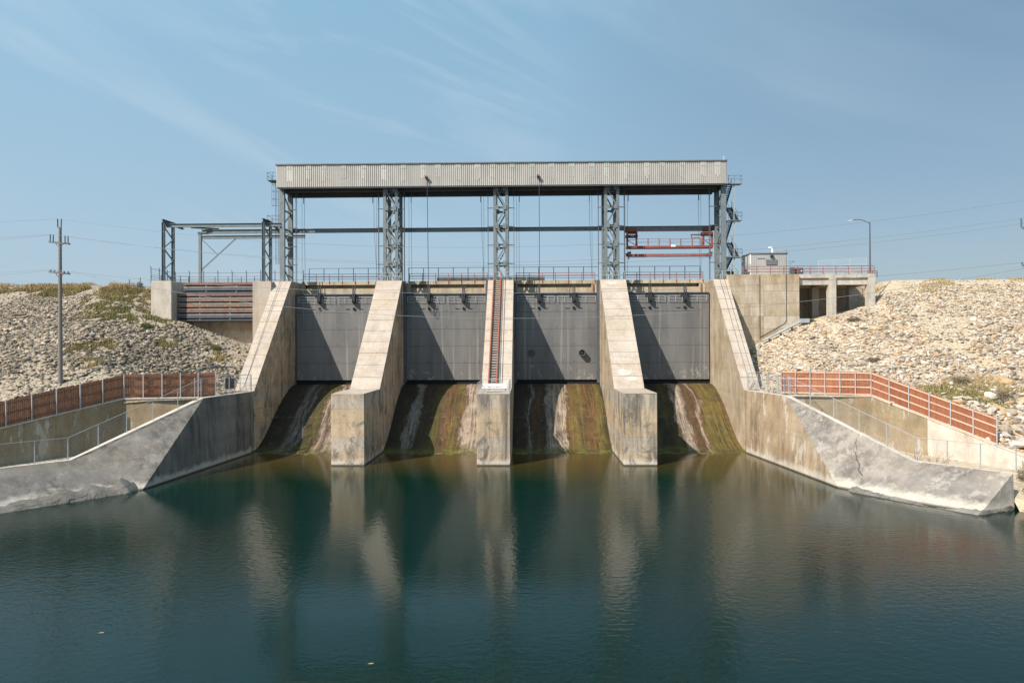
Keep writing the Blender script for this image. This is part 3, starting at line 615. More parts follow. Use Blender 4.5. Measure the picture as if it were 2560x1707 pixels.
# ------------------------------------------------------------------ gates
def gate(k):
    x0, x1 = BAYS[k]; cx = (x0 + x1) / 2
    lab = ['grey steel spillway gate beside the left abutment', 'grey steel spillway gate with a looped cable hanging at its top', 'grey steel spillway gate with a round outlet pipe', 'grey steel spillway gate below the red crane'][k]
    t = thing('spillway_gate', lab, 'gate', (cx, 94.3, 7.1), 'spillway gates')
    zs = [7.68, 10.0, 12.35, 14.7, 17.05, 19.5]
    for i in range(5):
        B(x0 + 0.16, x1 - 0.16, 94.2 + 0.004 * (i % 2), 94.9, zs[i] + 0.015, zs[i + 1] - 0.015).build('skin_panel', GATE, t)
    B(x0 + 0.2, x1 - 0.2, 94.55, 95.3, 7.7, 19.4).build('gate_core', DARK, t)
    B(x0 + 0.14, x1 - 0.14, 94.45, 95.0, 6.95, 7.69).build('seal_and_gap_shade', BLACK, t)  # seal box blackened to stand for the shade in the recess under the gate
    B(x0 + 0.16, x1 - 0.16, 94.0, 95.0, 19.5, 19.62).build('top_flange', STEEL_D, t)
    for dx in (-2.4, 2.4):
        x = cx + dx
        lg = B(x - 0.22, x + 0.22, 93.55, 94.19, 18.35, 19.3).build('lifting_lug', DARK, t)
        MB().bar((x - 0.12, 93.8, 19.2), (x - 0.12, 94.1, 20.7), 0.12, 0.3).bar((x + 0.14, 93.8, 19.2), (x + 0.14, 94.1, 20.7), 0.12, 0.3).build('hanger', DARK, lg)
        MB().bar((x - 0.9, 94.1, 19.5), (x - 0.2, 93.8, 19.0), 0.1, 0.12).bar((x + 0.25, 93.8, 19.1), (x + 0.9, 94.1, 19.5), 0.1, 0.12).build('brace', DARK, lg)
        MB().tube((x, 93.5, 18.55), (x, 93.4, 18.55), 0.12, 10).build('pin', BLACK, lg)
        MB().tube((x, 94.05, 17.55), (x, 94.25, 17.55), 0.19, 14).build('port_cap', BLACK, t)
        for s in (-1, 1): B(x + s * 0.9 - 0.28, x + s * 0.9 + 0.28, 94.12, 94.195, 17.5, 17.56).build('bracket', DARK, t)
    hr = MB()
    for a, b in ((x0 + 0.5, cx - 2.75), (cx - 2.05, cx - 0.3), (cx + 0.2, cx + 2.05), (cx + 2.75, x1 - 0.5)):
        for z in (18.45, 18.8, 19.18): hr.tube((a, 93.98, z), (b, 93.98, z), 0.034, 4)
        nn = max(2, int((b - a) / 1.1))
        for i in range(nn + 1):
            x = a + (b - a) * i / nn; hr.tube((x, 93.98, 18.4), (x, 93.98, 19.2), 0.034, 4)
    hr.build('handrail', POST, t)
    # weld seams and small plates
    for i in range(1, 5):
        for dx in (-4.5, -2.4, 0, 2.4, 4.5):
            B(cx + dx - 0.09, cx + dx + 0.09, 94.16, 94.197, zs[i] + 0.25, zs[i] + 0.36).build('weld_pad', GATE, t)
    if k == 2:
        x, z = 7.55, 11.4; m = MB(); n = 20; pr = [(0.46, 94.3), (0.46, 93.4), (0.38, 93.4), (0.36, 94.0)]
        for (r, y) in pr:
            for i in range(n): m.v.append((x + r * math.cos(2 * math.pi * i / n), y, z + r * math.sin(2 * math.pi * i / n)))
        for j in range(3):
            for i in range(n): m.f.append((j * n + i, j * n + (i + 1) % n, (j + 1) * n + (i + 1) % n, (j + 1) * n + i))
        m.f.append(tuple(range(3 * n, 4 * n)))
        pp = m.build('outlet_pipe', STEEL_D, t)
        MB().tube((x, 93.95, z), (x, 93.9, z), 0.1, 10).build('valve_hub', GALV, pp)
        for a in range(3): MB().bar((x + 0.36 * math.cos(a * 2.09), 93.93, z + 0.36 * math.sin(a * 2.09)), (x, 93.93, z), 0.05, 0.05).build('spoke', GALV, pp)
        m = MB(); n = 24; xx, zz_ = 0.65, 11.35
        for (r, y) in ((0.5, 94.19), (0.48, 94.08), (0.36, 94.08), (0.34, 94.19)):
            for i in range(n): m.v.append((xx + r * math.cos(2 * math.pi * i / n), y, zz_ + r * math.sin(2 * math.pi * i / n)))
        for j in range(3):
            for i in range(n): m.f.append((j * n + i, j * n + (i + 1) % n, (j + 1) * n + (i + 1) % n, (j + 1) * n + i))
        m.build('flange_ring', STEEL_D, t); MB().tube((xx, 94.15, zz_), (xx, 94.25, zz_), 0.35, 20).build('blank_plate', paint('blank_plate_olive', (0.09, 0.095, 0.08)), t)
    if k == 1:
        x = cx - 2.4
        MB().path([(x, 93.5, 18.4), (x + 0.05, 93.6, 17.4), (x + 0.4, 93.7, 16.75), (x + 0.9, 93.8, 16.6), (x + 1.1, 93.9, 17.3), (x + 0.9, 93.9, 18.2), (x + 0.2, 93.6, 18.6)], 0.03, 5).build('looped_cable', BLACK, t)
        MB().path([(x + 0.1, 93.5, 18.3), (x + 0.2, 93.6, 17.2), (x + 0.6, 93.8, 16.9), (x + 0.7, 93.8, 17.8)], 0.025, 5).build('looped_cable', BLACK, t)
    return t
for k in range(4): gate(k)

# ------------------------------------------------------------------ bridge deck over the gates
for k, (x0, x1) in enumerate(BAYS):
    t = thing('bridge_span', 'concrete deck span above the spillway gate ' + ['beside the left abutment', 'with the looped cable', 'with the outlet pipe', 'below the red crane'][k], 'bridge', ((x0 + x1) / 2, 97, 20), 'deck spans over the gates')
    B(x0 + 0.003, x1 - 0.003, 96.9, 104, 21.12, DECK).build('deck_slab', C_DECK, t)
    B(x0 + 0.5, x1 - 0.8, 97.9, 98.3, 20.62, 21.118).build('upper_girder', C_DECK, t)
    B(x0 + 0.5, x1 - 0.8, 97.15, 97.6, 19.75, 20.618).build('lower_girder', C_DECK, t)
    B(x1 - 0.78, x1 - 0.004, 96.95, 97.5, 19.6, 21.118).build('bearing_block', C_DECK, t); B(x0 + 0.004, x0 + 0.48, 96.95, 97.5, 19.6, 21.118).build('bearing_block', C_DECK, t)
    B(x1 - 0.62, x1 - 0.45, 96.8, 96.947, 19.7, 21.05).build('steel_strip', RAILRED, t)
    B(x0 + 0.003, x1 - 0.003, 99, 103.5, 7, 21.0).build('upstream_bulkhead', C_ABUT, t)
# right approach bridge
t = thing('approach_bridge', 'concrete approach bridge on square columns above the right rock slope', 'bridge', (41.3, 95, 18))
B(36.203, 46.4, 91.9, 99, 21.25, ZW).build('deck_slab', C_GREY, t); B(36.4, 46.3, 92.2, 98.8, ZW + 0.002, ZW + 0.1).build('road_surface', C_DECK, t)
for a, b in ((36.3, 40.32), (41.28, 45.46)):
    B(a, b, 92.15, 92.7, 20.35, 21.248).build('edge_girder', C_GREY, t); B(a, b, 97.6, 98.1, 20.35, 21.248).build('edge_girder', C_GREY, t)
for x in (40.8, 45.95):
    B(x - 0.46, x + 0.46, 91.88, 92.8, 12, 21.247).build('column', C_GREY, t); B(x - 0.46, x + 0.46, 97.3, 98.4, 12, 21.247).build('column', C_GREY, t)
    B(x - 0.4, x + 0.4, 92.802, 97.298, 20.4, 21.246).build('cross_beam', C_GREY, t)
B(36.203, 52, 99.3, 99.9, 10, 21.2).build('back_wall', C_ABUT, t)
# deck behind stoplogs
t = thing('yard_slab', 'concrete storage deck behind the stoplog rack and gantry', 'deck', (-43, 99, 20))
B(-53, -37.003, 97.2, 104, 20.8, 21.4).build('deck_slab', C_DECK, t); B(-48.0, -37.003, 95.6, 97.198, 14, 21.3).build('rear_wall', C_ABUT, t)
# distant barrier seen over the deck
t = thing('barrier_wall', 'low grey concrete barrier on the upstream edge of the deck behind the railings', 'barrier', (-4.5, 103.6, DECK))
xa, xb = atY(1092, 690, 103.6).x, atY(1362, 690, 103.6).x
for i in range(6):
    a = xa + (xb - xa) * i / 6; B(a + 0.02, a + (xb - xa) / 6 - 0.02, 103.4, 103.8, DECK, 22.75).build('barrier_block', C_GREY, t)

# ------------------------------------------------------------------ stoplogs in the storage rack
SLM = [paint('stoplog_bare', (0.24, 0.23, 0.22), 0.6, 0.2, 0.5, 0, (0.16, 0.075, 0.045)), paint('stoplog_pink', (0.21, 0.115, 0.09), 0.7, 0.25, 0.8, 0, (0.10, 0.085, 0.075), 2.5), paint('stoplog_rust', (0.19, 0.14, 0.11), 0.7, 0.3, 0.9, 0, (0.42, 0.16, 0.07), 2.5), paint('stoplog_blue', (0.085, 0.10, 0.125), 0.55, 0.2, 0.2)]
z = 15.95
SLL = ['dark blue grey stoplog at the bottom of the rack', 'rust pink stoplog lying on the dark bottom one in the rack', 'mottled rusty stoplog third up in the rack', 'mottled pink stoplog in the middle of the rack', 'rusty stoplog just under the dark upper pair in the rack', 'dark blue grey stoplog second from the top of the rack', 'pink and grey stoplog on top of the rack']
mats = [3, 1, 2, 2, 1, 3, 1]
for i in range(7):
    h = 0.755; t = thing('stoplog', SLL[i], 'stoplog', (-42.5, 93.2, z), 'steel stoplogs stacked in the storage rack'); M = SLM[mats[i]]
    x0 = -48.02 if i < 5 else -47.2; off = 0.0 if i < 5 else 0.12
    B(x0, -37.05, 92.85 + off, 93.55, z + 0.02, z + 0.20).build('bottom_flange', SLM[3] if mats[i] == 3 else SLM[0], t)
    B(x0, -37.05, 92.8 + off, 93.55, z + 0.40, z + h - 0.01).build('top_flange', M, t)
    B(x0 + 0.05, -37.1, 93.35, 93.5, z + 0.20, z + 0.40).build('web', DARK, t)
    for q in (0.28, 0.66): B(x0 + (11) * q - 0.08, x0 + 11 * q + 0.08, 92.9 + off, 93.34, z + 0.202, z + 0.398).build('stiffener', SLM[0], t)
    z += h

# ------------------------------------------------------------------ hoist towers
YF, YR = 93.75, 96.95; ZB = TOPZ + 0.12
hb = (atY(692, 467.6, 92.6).z + atY(1816, 459, 92.6).z) / 2; ht = (atY(692, 411, 92.6).z + atY(1816, 400, 92.6).z) / 2
HX0, HX1 = atY(691, 440, 92.6).x, atY(1816.5, 430, 92.6).x
lev = [ZB + (hb - 0.05 - ZB) * i / 5 for i in range(6)]
lev[-1] = hb - 0.02
def side_frame(t, x, wdt, zig):
    for y in (YF, YR):
        m = MB(); m.ibeam((x, y, ZB), (x, y, hb - 0.015), wdt, 0.42, 0.06, (0, 1, 0)); m.build('column', STEEL, t)
        B(x - 0.4, x + 0.4, y - 0.35, y + 0.35, ZB - 0.001, ZB + 0.06).build('base_plate', STEEL, t)
    for i in range(1, 6): MB().bar((x, YF + 0.2, lev[i] - 0.2), (x, YR - 0.2, lev[i] - 0.2), 0.14, 0.2).build('side_strut', STEEL, t)
    for i in range(5):
        a, b = (YF, YR) if (i + zig) % 2 else (YR, YF)
        MB().bar((x, a, lev[i] + 0.1), (x, b, lev[i + 1] - 0.3), 0.12, 0.16).build('side_brace', STEEL, t)
def guides(t, x, sgn):
    m = MB().bar((x, YF + 0.35, ZB), (x, YF + 0.35, hb - 0.03), 0.07, 0.07).bar((x, YF + 0.75, ZB), (x, YF + 0.75, hb - 0.03), 0.05, 0.05)
    m.build('guide_rail', STEEL_D, t)
    for i in range(1, 5): MB().bar((x - sgn * 1.0, YF + 0.3, lev[i] - 0.2), (x + sgn * 0.1, YF + 0.3, lev[i] - 0.2), 0.08, 0.1).build('guide_bracket', STEEL_D, t)
def tower(cx, label):
    t = thing('hoist_tower', label, 'tower', (cx, 95.3, ZB), 'braced steel hoist towers on the piers'); hw = 0.82
    for s in (-1, 1): side_frame(t, cx + s * hw, 0.42, s > 0)
    for y in (YF - 0.05, YR):
        for i in range(1, 6):
            z = lev[i] - 0.2; MB().ibeam((cx - hw + 0.2, y, z), (cx + hw - 0.2, y, z), 0.2, 0.26, 0.04).build('cross_strut', STEEL, t)
            for s in (-1, 1): B(cx + s * (hw - 0.28) - 0.25, cx + s * (hw - 0.28) + 0.25, y - 0.26, y - 0.23, z - 0.32, z + 0.32).build('gusset_plate', STEEL, t)
        for i in range(5):
            s = 1 if i % 2 == 0 else -1
            MB().bar((cx + s * (hw - 0.2), y - 0.1, lev[i] + 0.05), (cx - s * (hw - 0.2), y - 0.1, lev[i + 1] - 0.4), 0.1, 0.17).build('diagonal_brace', STEEL, t)
    m = MB()                                           # portal haunch at the top
    for s in (-1, 1): m.add([(cx + s * (hw - 0.2), YF - 0.1, hb - 1.1), (cx + s * (hw - 0.2), YF - 0.1, hb - 0.3), (cx + s * (hw - 0.65), YF - 0.1, hb - 0.3)], [(0, 1, 2)])
    B(cx - hw + 0.2, cx + hw - 0.2, YF + 0.1, YF + 0.4, hb - 0.75, hb - 0.02).build('portal_beam', STEEL_D, t)
    for s in (-1, 1): guides(t, cx + s * (HW + 0.05), s)
    r = MB()
    for z in (0.6, 1.1): r.path([(cx - 1.6, 92.95, ZB + z), (cx + 1.6, 92.95, ZB + z)], 0.03)
    for x in (-1.6, -0.8, 0, 0.8, 1.6): r.tube((cx + x, 92.95, ZB), (cx + x, 92.95, ZB + 1.1), 0.03)
    r.build('base_railing', GALV, t)
    return t
tower(PX[0], 'braced grey steel tower on the plain left pier'); tower(PX[1], 'braced grey steel tower above the red stair'); tower(PX[2], 'braced grey steel tower on the cracked right pier')
def end_tower(x, label, s):
    t = thing('hoist_tower', label, 'tower', (x, 95.3, ZB), 'braced steel hoist towers on the piers')
    side_frame(t, x, 0.66, 0); guides(t, x - s * 1.75, -s); return t
end_tower(-33.75, 'grey steel end tower on the left abutment by the stoplog gantry', -1); end_tower(26.9, 'grey steel end tower beside the outside stair', 1)

# ------------------------------------------------------------------ hoist house
t = thing('hoist_house', 'long corrugated grey hoist house on top of the steel towers', 'hoist house', ((HX0 + HX1) / 2, 95.4, hb))
def corrug(x0, x1, y, z0, z1, dirx, per=0.27, d=0.09):
    m = MB(); n = int(abs(x1 - x0) / per); pr = []
    for i in range(n):
        a = x0 + (x1 - x0) * i / n; p = (x1 - x0) / n
        pr += [(a, 0), (a + p * 0.60, 0), (a + p * 0.70, d), (a + p * 0.90, d)]
    pr.append((x1, 0))
    for z in (z0, z1):
        for a, q in pr: m.v.append((a, y + q, z) if dirx else (y + q, a, z))
    k = len(pr); m.f = [(i, i + 1, k + i + 1, k + i) for i in range(k - 1)]
    return m
corrug(HX0, HX1, 92.6, hb, ht - 0.14, True).build('front_cladding', CLAD, t)
corrug(HX0, HX1, 98.4, hb, ht - 0.14, True).build('rear_cladding', CLAD, t)
corrug(92.6, 98.4, HX0, hb, ht - 0.14, False).build('end_cladding', CLAD, t); corrug(92.6, 98.4, HX1, hb, ht - 0.14, False).build('end_cladding', CLAD, t)
B(HX0 - 0.12, HX1 + 0.12, 92.45, 98.6, ht - 0.138, ht).build('roof', ROOFM, t)
B(HX0 + 0.06, HX1 - 0.06, 92.68, 92.95, hb - 0.16, hb - 0.004).build('bottom_trim', STEEL_D, t)
B(HX0 + 0.06, HX1 - 0.06, 92.952, 98.3, hb + 0.02, hb + 0.2).build('floor', DARK, t)
for y in (94.0, 96.95): MB().ibeam((HX0 + 0.5, y, hb + 0.01 - 0.02 + 0.0), (HX1 - 0.5, y, hb - 0.01), 0.3, 0.02 + 0.0 + 0.3, 0.05)
B(HX0 + 0.8, HX1 - 0.8, 96.8, 97.1, hb - 0.55, hb + 0.018).build('rear_girder', STEEL_D, t)
B(HX0 + 0.8, HX1 - 0.8, 94.35, 94.6, hb - 0.30, hb + 0.018).build('front_girder', STEEL_D, t)
us = [724, 772, 811, 860, 910, 960, 1009, 1059, 1096, 1146, 1195, 1232, 1281, 1331, 1380, 1430, 1480, 1517, 1567, 1618, 1656, 1707, 1759, 1795]
for u in us:
    x = atY(u, 430, 92.6).x; wd = 0.75
    for j in range(3):
        xx = x - wd / 2 + j * wd / 3
        B(xx, xx + wd / 3 - 0.06, 92.565, 92.598, ht - 0.75, ht - 0.20).build('light_panel', GREENP, t)
    for j in range(3):
        xx = x - wd / 2 + j * wd / 3 + 0.05
        B(xx, xx + 0.14, 92.575, 92.599, hb + 0.6 + random.uniform(0, 0.6), ht - 0.78).build('clean_strip', CLADB, t)
B(HX1 - 0.35, HX1 - 0.30, 92.7, 92.75, ht, ht + 0.55).build('roof_antenna', WHITE, t)
for u, x in ((1070, -13.47), (1346, 1.72)):
    hs = thing('cable_hoist', 'rusty sheave with black cable hanging over the gate with the ' + ('outlet pipe' if x > 0 else 'looped cable'), 'hoist', (x, 92.3, hb + 0.9), 'cable hoists on the hoist house front')
    zc = hb + 0.95
    MB().bar((x - 0.22, 92.58, zc + 0.25), (x - 0.1, 92.1, zc + 0.25), 0.2, 0.25).build('bracket', paint('rusty_bracket', (0.28, 0.11, 0.07)), hs)
    MB().tube((x, 92.42, zc), (x, 92.22, zc), 0.24, 14).build('sheave', DARK, hs)
    MB().path([(x + 0.03, 92.3, zc), (x + 0.05, 92.6, 28), (x + 0.02, 93.5, 19.3)], 0.045, 6).build('cable', ROPE, hs)
for k, (x0, x1) in enumerate(BAYS):                    # hoist ropes and hooks inside each bay
    r = thing('hoist_rope', ['slack hoist ropes inside the bay beside the left abutment', 'slack hoist ropes inside the bay with the looped cable', 'slack hoist ropes inside the bay with the outlet pipe', 'slack hoist ropes inside the red crane bay'][k], 'rope', (x0 + 1, 96, DECK), 'slack hoist ropes in the gate bays')
    for s, xx in ((1, x0 + 0.75), (-1, x1 - 1.1)):
        MB().path([(xx, 96.0, hb - 0.2), (xx - s * 0.02, 96, 29.0), (xx + (0.35 if s < 0 else 0), 96.3, DECK + 0.4)], 0.022, 4).build('rope', ROPE, r)
        MB().path([(xx - s * 0.35, 96.0, hb - 0.2), (xx - s * 0.35, 96.0, DECK)], 0.018, 4).build('rope', ROPE, r)
        MB().tube((xx + s * 0.05, 95.5, hb - 0.28), (xx + s * 0.05, 95.5, hb - 1.7), 0.05, 6).build('hook_block', STEEL_D, r)

# ------------------------------------------------------------------ runway beams and stoplog gantry
Y1, Y2, Y3 = 92.95, 97.6, 104.2; rz = atY(1000, 575.6, Y2).z
t = thing('crane_runway', 'long grey steel runway beam behind the hoist towers', 'beam', (-11, Y2, rz - 0.3))
MB().ibeam((-46.9, Y2, rz), (26.6, Y2, rz), 0.4, 0.58, 0.06).build('front_beam', STEEL, t)
for x in (-33.75, -18.7, -3.5, 11.7, 26.5): B(x - 0.15, x + 0.15, 97.18, Y2 - 0.25, rz - 0.45, rz + 0.35).build('beam_bracket', STEEL_D, t)
t = thing('stoplog_gantry', 'open grey steel gantry frame over the stoplog storage rack', 'gantry', (-43, 95, 21.3))
gz = atY(398, 549, Y1).z
for x in (-50.0, -36.1):
    for y in (Y1, 95.5):
        B(x - 0.17, x - 0.13, y - 0.2, y + 0.2, 21.37, gz - 0.5).box(x + 0.13, x + 0.17, y - 0.2, y + 0.2, 21.37, gz - 0.5).box(x - 0.128, x + 0.128, y - 0.03, y + 0.03, 21.37, gz - 0.5).build('post', STEEL, t)
    zz = [21.5 + (gz - 0.9 - 21.5) * i / 5 for i in range(6)]
    for i in range(5):
        a, b = (Y1, 95.5) if i % 2 else (95.5, Y1)
        MB().bar((x, a, zz[i]), (x, b, zz[i + 1]), 0.12, 0.15).build('lacing_bar', STEEL, t)
    m = MB().ibeam((x, Y1 - 0.25, gz - 0.24), (x, 98.4, gz - 0.24), 0.36, 0.5, 0.05); m.build('cap_beam', STEEL_D, t)
m = MB().ibeam((-50.2, Y1 + 0.55, gz - 0.75), (-33.9, Y1 + 0.55, gz - 0.75), 0.34, 0.5, 0.05); m.build('front_beam', STEEL, t)
MB().ibeam((-47.9, Y2 - 1.2, rz + 0.42), (-44.5, Y2 + 0.3, rz + 0.42), 0.3, 0.2, 0.04).build('splice_plate', STEEL_D, t)
r3 = atY(560, 593, Y3).z
B(-50.5, -50.1, Y3 - 0.2, Y3 + 0.2, 21.35, r3 + 0.5).build('rear_post', STEEL, t)
MB().ibeam((-50.0, Y3, r3), (-34.0, Y3, r3), 0.35, 0.5, 0.05).build('rear_beam', STEEL, t)
MB().bar((-50.1, Y3, r3 - 5.0), (-44.8, Y3, r3 - 0.25), 0.15, 0.17).build('knee_brace', STEEL, t)
MB().bar((-50.1, Y3, r3 - 0.3), (-47.6, Y3, r3 - 2.7), 0.12, 0.13).build('knee_brace', STEEL, t)
B(-50.6, -49.0, Y3 - 0.25, Y3 + 0.25, r3 + 0.502, r3 + 0.8).build('post_cap', STEEL_D, t)

# ------------------------------------------------------------------ red stoplog crane in the right bay
def q1(zx, zy): return 1550 + zx / 7.35, 540 + zy / 7.35
t = thing('stoplog_crane', 'red travelling crane platform hanging in the right bay', 'crane', (19, 98, 26))
def cb(zx0, zx1, zy0, zy1, y0, y1, name, mat, parent=None):
    a = atY(*q1(zx0, zy1), y0); b = atY(*q1(zx1, zy0), y0); return B(a.x, b.x, y0, y1, a.z, b.z).build(name, mat, parent or t)
cb(90, 310, 228, 290, 97.3, 98.3, 'end_truck', CRANERED); cb(1545, 1715, 205, 265, 97.3, 98.3, 'end_truck', CRANERED)
cb(312, 1543, 262, 284, 97.5, 97.7, 'tie_bar', RAILRED)
cb(140, 320, 300, 318, 97.4, 98.2, 'bearing_beam', CRANEDK); cb(115, 330, 345, 385, 97.2, 98.4, 'drive_drum', CRANEDK); cb(1515, 1715, 290, 345, 97.2, 98.4, 'drive_drum', CRANEDK)
for a in (120, 290, 1520, 1680): cb(a, a + 32, 290, 575, 97.45, 97.75, 'hanger_post', CRANERED)
for a, b in ((150, 290), (1560, 1680)):
    p = atY(*q1(a, 450), 97.6); q = atY(*q1(b, 540), 97.6); MB().bar(p, q, 0.06, 0.08).build('brace', CRANEDK, t)
    p = atY(*q1(a, 440), 97.6); q = atY(*q1(b, 440), 97.6); MB().bar(p, q, 0.06, 0.06).build('brace', CRANEDK, t)
cb(130, 1715, 540, 592, 97.3, 98.5, 'main_girder', CRANERED); cb(940, 1022, 528, 566, 97.25, 97.29, 'notice_plate', WHITE)
for yy in (412, 475): cb(325, 1545, yy, yy + 13, 97.35, 97.42, 'rail', RAILRED)
for a in (508, 712, 912, 1110, 1320, 1480): cb(a, a + 20, 412, 539, 97.33, 97.43, 'rail_post', RAILRED)
bx_ = cb(1330, 1480, 340, 400, 97.6, 98.4, 'control_cabinet', GALV); cb(1322, 1487, 328, 339, 97.5, 98.5, 'cabinet_roof', GALV, bx_)
t = thing('lifting_beam', 'dull red lifting beam hanging below the travelling crane', 'lifting beam', (19, 98, 25))
cb(160, 1700, 688, 745, 97.5, 98.3, 'beam_body', RAILRED)
for a in (155, 1650): cb(a, a + 50, 655, 687, 97.6, 98.2, 'lifting_eye', CRANEDK); cb(a, a + 18, 746, 795, 97.7, 97.9, 'hook', CRANEDK); cb(a - 40, a - 2, 680, 740, 97.6, 98.2, 'end_guide', CRANEDK)
for a in (190, 1660):
    p = atY(*q1(a, 592), 97.9); q = atY(*q1(a, 655), 97.9); MB().tube(p, q, 0.02, 4).build('rope', ROPE, t)

# ------------------------------------------------------------------ railings and deck fences
def railing(name, label, cat, pts, h, nr, post_sp, rmat, pmat, r=0.028, group=None, drop=0.0, link=False, arm=0.0, rp=0.05):
    pts = [Vector(p) for p in pts]; t = thing(name, label, cat, pts[0], group)
    pm = MB(); pm.tube((0, 0, -drop), (0, 0, h + (0.12 if arm else 0)), rp, 6)
    if arm: pm.tube((0, 0, h + 0.1), (0, -arm, h + 0.35), rp * 0.8, 5)
    pmesh = meshof(pm, pmat, 'post')
    last = None
    for a, b in zip(pts, pts[1:]):
        n = max(1, round((b - a).length / post_sp))
        for i in range(n + 1):
            p = a.lerp(b, i / n)
            if last is None or (p - last).length > 0.2: inst('post', pmesh, t, p); last = p
        for k in range(nr):
            z = Vector((0, 0, h * (k + 1) / nr if nr > 1 else h)); MB().tube(a + z, b + z, r, 5).build('rail', rmat, t)
        if link:
            z = Vector((0, 0, h)); o = MB().add([a + Vector((0, 0.01, 0.05)), b + Vector((0, 0.01, 0.05)), b + z, a + z], [(0, 1, 2, 3)]).build('wire_mesh', LINK, t)
    return t
BW = ['beside the left abutment', 'with the looped cable', 'with the outlet pipe', 'below the red crane']
for k, (x0, x1) in enumerate(BAYS):
    railing('guard_rail', 'red and blue guard rail on the deck edge above the gate ' + BW[k], 'railing', [(x0 + 0.3, 96.85, DECK), (x1 - 0.3, 96.85, DECK)], 1.07, 3, 1.85, RAILRED if k > 0 else RAILBLUE, RAILRED, 0.04, 'guard rails on the deck edge', 0.35)
    railing('deck_fence', 'tall thin upstream deck fence behind the gate ' + BW[k], 'fence', [(x0 - 0.9, 103.2, DECK), (x1 + 0.9, 103.2, DECK)], 2.6, 2, 2.13, RAILBLUE, RAILBLUE, 0.036, 'tall fences on the upstream deck edge', 0, False, 0, 0.055)
railing('guard_rail', 'low grey guard rail on the storage deck behind the stoplogs', 'railing', [(-52.5, 97.3, 21.4), (-37.2, 97.3, 21.4)], 1.07, 3, 1.85, RAILBLUE, RAILBLUE, 0.024)
railing('deck_fence', 'tall fence with angled post tops around the stoplog storage deck', 'fence', [(-54.0, 97.0, 21.4), (-53.8, 103.4, 21.4), (-34.0, 103.4, 21.4)], 2.25, 2, 2.13, RAILBLUE, RAILBLUE, 0.026, None, 0, True, 0.2, 0.055)
railing('guard_rail', 'low grey guard rail around the corner pillar of the storage deck', 'railing', [(-54.5, 92.5, 20.6), (-51.2, 92.0, 21.1), (-48.3, 96.8, 21.4)], 1.1, 2, 1.6, GALV, STEEL_D, 0.024)
railing('guard_rail', 'red guard rail on top of the right abutment and approach bridge', 'railing', [(29.0, 92.0, ZW - 0.02), (36.2, 92.0, ZW), (46.4, 92.1, ZW)], 1.1, 3, 1.75, RAILRED, RAILRED, 0.045, None, 0.35)
railing('guard_rail', 'pale upstream guard rail on the far side of the approach bridge', 'railing', [(37.2, 98.8, ZW), (47.5, 98.8, ZW)], 1.1, 3, 1.75, RAILRED, RAILRED, 0.026)
railing('chain_link_fence', 'galvanised chain link panel at the road end of the approach bridge', 'fence', [(41.6, 98.2, ZW), (46.8, 95.0, ZW)], 2.5, 3, 2.0, GALV, GALV, 0.03, None, 0, True)
railing('guard_rail', 'short pale guard rail by the foot of the outside stair', 'railing', [(25.3, 92.9, TOPZ + 0.1), (28.8, 92.9, TOPZ + 0.1)], 1.05, 2, 1.2, GALV, GALV, 0.025)
railing('guard_rail', 'bent blue barrier where the approach bridge meets the road', 'railing', [(46.5, 94.0, 21.5), (48.0, 94.5, 21.5)], 0.9, 3, 0.8, RAILBLUE, RAILBLUE, 0.03)

# ------------------------------------------------------------------ outside stair (right) and caged ladder (left)
t = thing('stair_tower', 'dark steel switchback stair outside the right end tower', 'stair', (28.4, 96, 21.3))
plz = [21.35, atY(1830, 643, 94).z, atY(1830, 552, 94).z, atY(1830, 461, 94).z]
yA, yB = 94.3, 97.6; xa0, xa1, xb0, xb1 = 27.5, 28.25, 28.35, 29.1
def flight(x0, x1, ya, za, yb, zb):
    n = 11; st = MB()
    for x in (x0, x1): MB().bar((x, ya, za), (x, yb, zb), 0.10, 0.34).build('stringer', DARK, t)
    for i in range(1, n):
        y, z = ya + (yb - ya) * i / n, za + (zb - za) * i / n; st.box(x0 + 0.035, x1 - 0.035, y - 0.15, y + 0.15, z - 0.04, z + 0.04)
    tag(st.build('treads', DARK, t), kind='stuff')
    h = MB()
    for x in (x0, x1):
        h.tube((x, ya, za + 1.0), (x, yb, zb + 1.0), 0.022, 5); h.tube((x, ya, za + 0.55), (x, yb, zb + 0.55), 0.018, 5)
        for q in (0.1, 0.5, 0.9): h.tube((x, ya + (yb - ya) * q, za + (zb - za) * q), (x, ya + (yb - ya) * q, za + (zb - za) * q + 1.0), 0.02, 5)
    h.build('handrail', DARK, t)
for i in range(3):
    za, zb = plz[i], plz[i + 1]; zm = (za + zb) / 2
    flight(xb0, xb1, yA, za, yB, zm); flight(xa0, xa1, yB, zm, yA, zb)
    B(xa0, xb1, yB, yB + 0.9, zm - 0.05, zm).build('rear_landing', STEEL_D, t); lp = B(xa0 - 0.1, xb1 + 0.2, yA - 0.95, yA, zb - 0.1, zb).build('front_landing', STEEL, t)
    h = MB()
    for z in (0.55, 1.05): h.path([(xa0 - 0.1, yA - 0.95, zb + z), (xb1 + 0.2, yA - 0.95, zb + z), (xb1 + 0.2, yA, zb + z)], 0.025)
    for x in (xa0, 28.3, xb1 + 0.2): h.tube((x, yA - 0.95, zb), (x, yA - 0.95, zb + 1.05), 0.028)
    h.build('landing_rail', STEEL_D, lp)
MB().bar((28.35, yA - 0.6, 21.3), (28.35, yA - 0.6, plz[3]), 0.14, 0.14, (0, 1, 0)).build('post', GALV, t)
MB().bar((28.35, yB + 0.5, 21.3), (28.35, yB + 0.5, plz[3]), 0.12, 0.12, (0, 1, 0)).build('post', STEEL_D, t)
t = thing('access_ladder', 'caged access ladder with small platforms outside the left end tower', 'ladder', (-34.6, 94.5, 21.4))
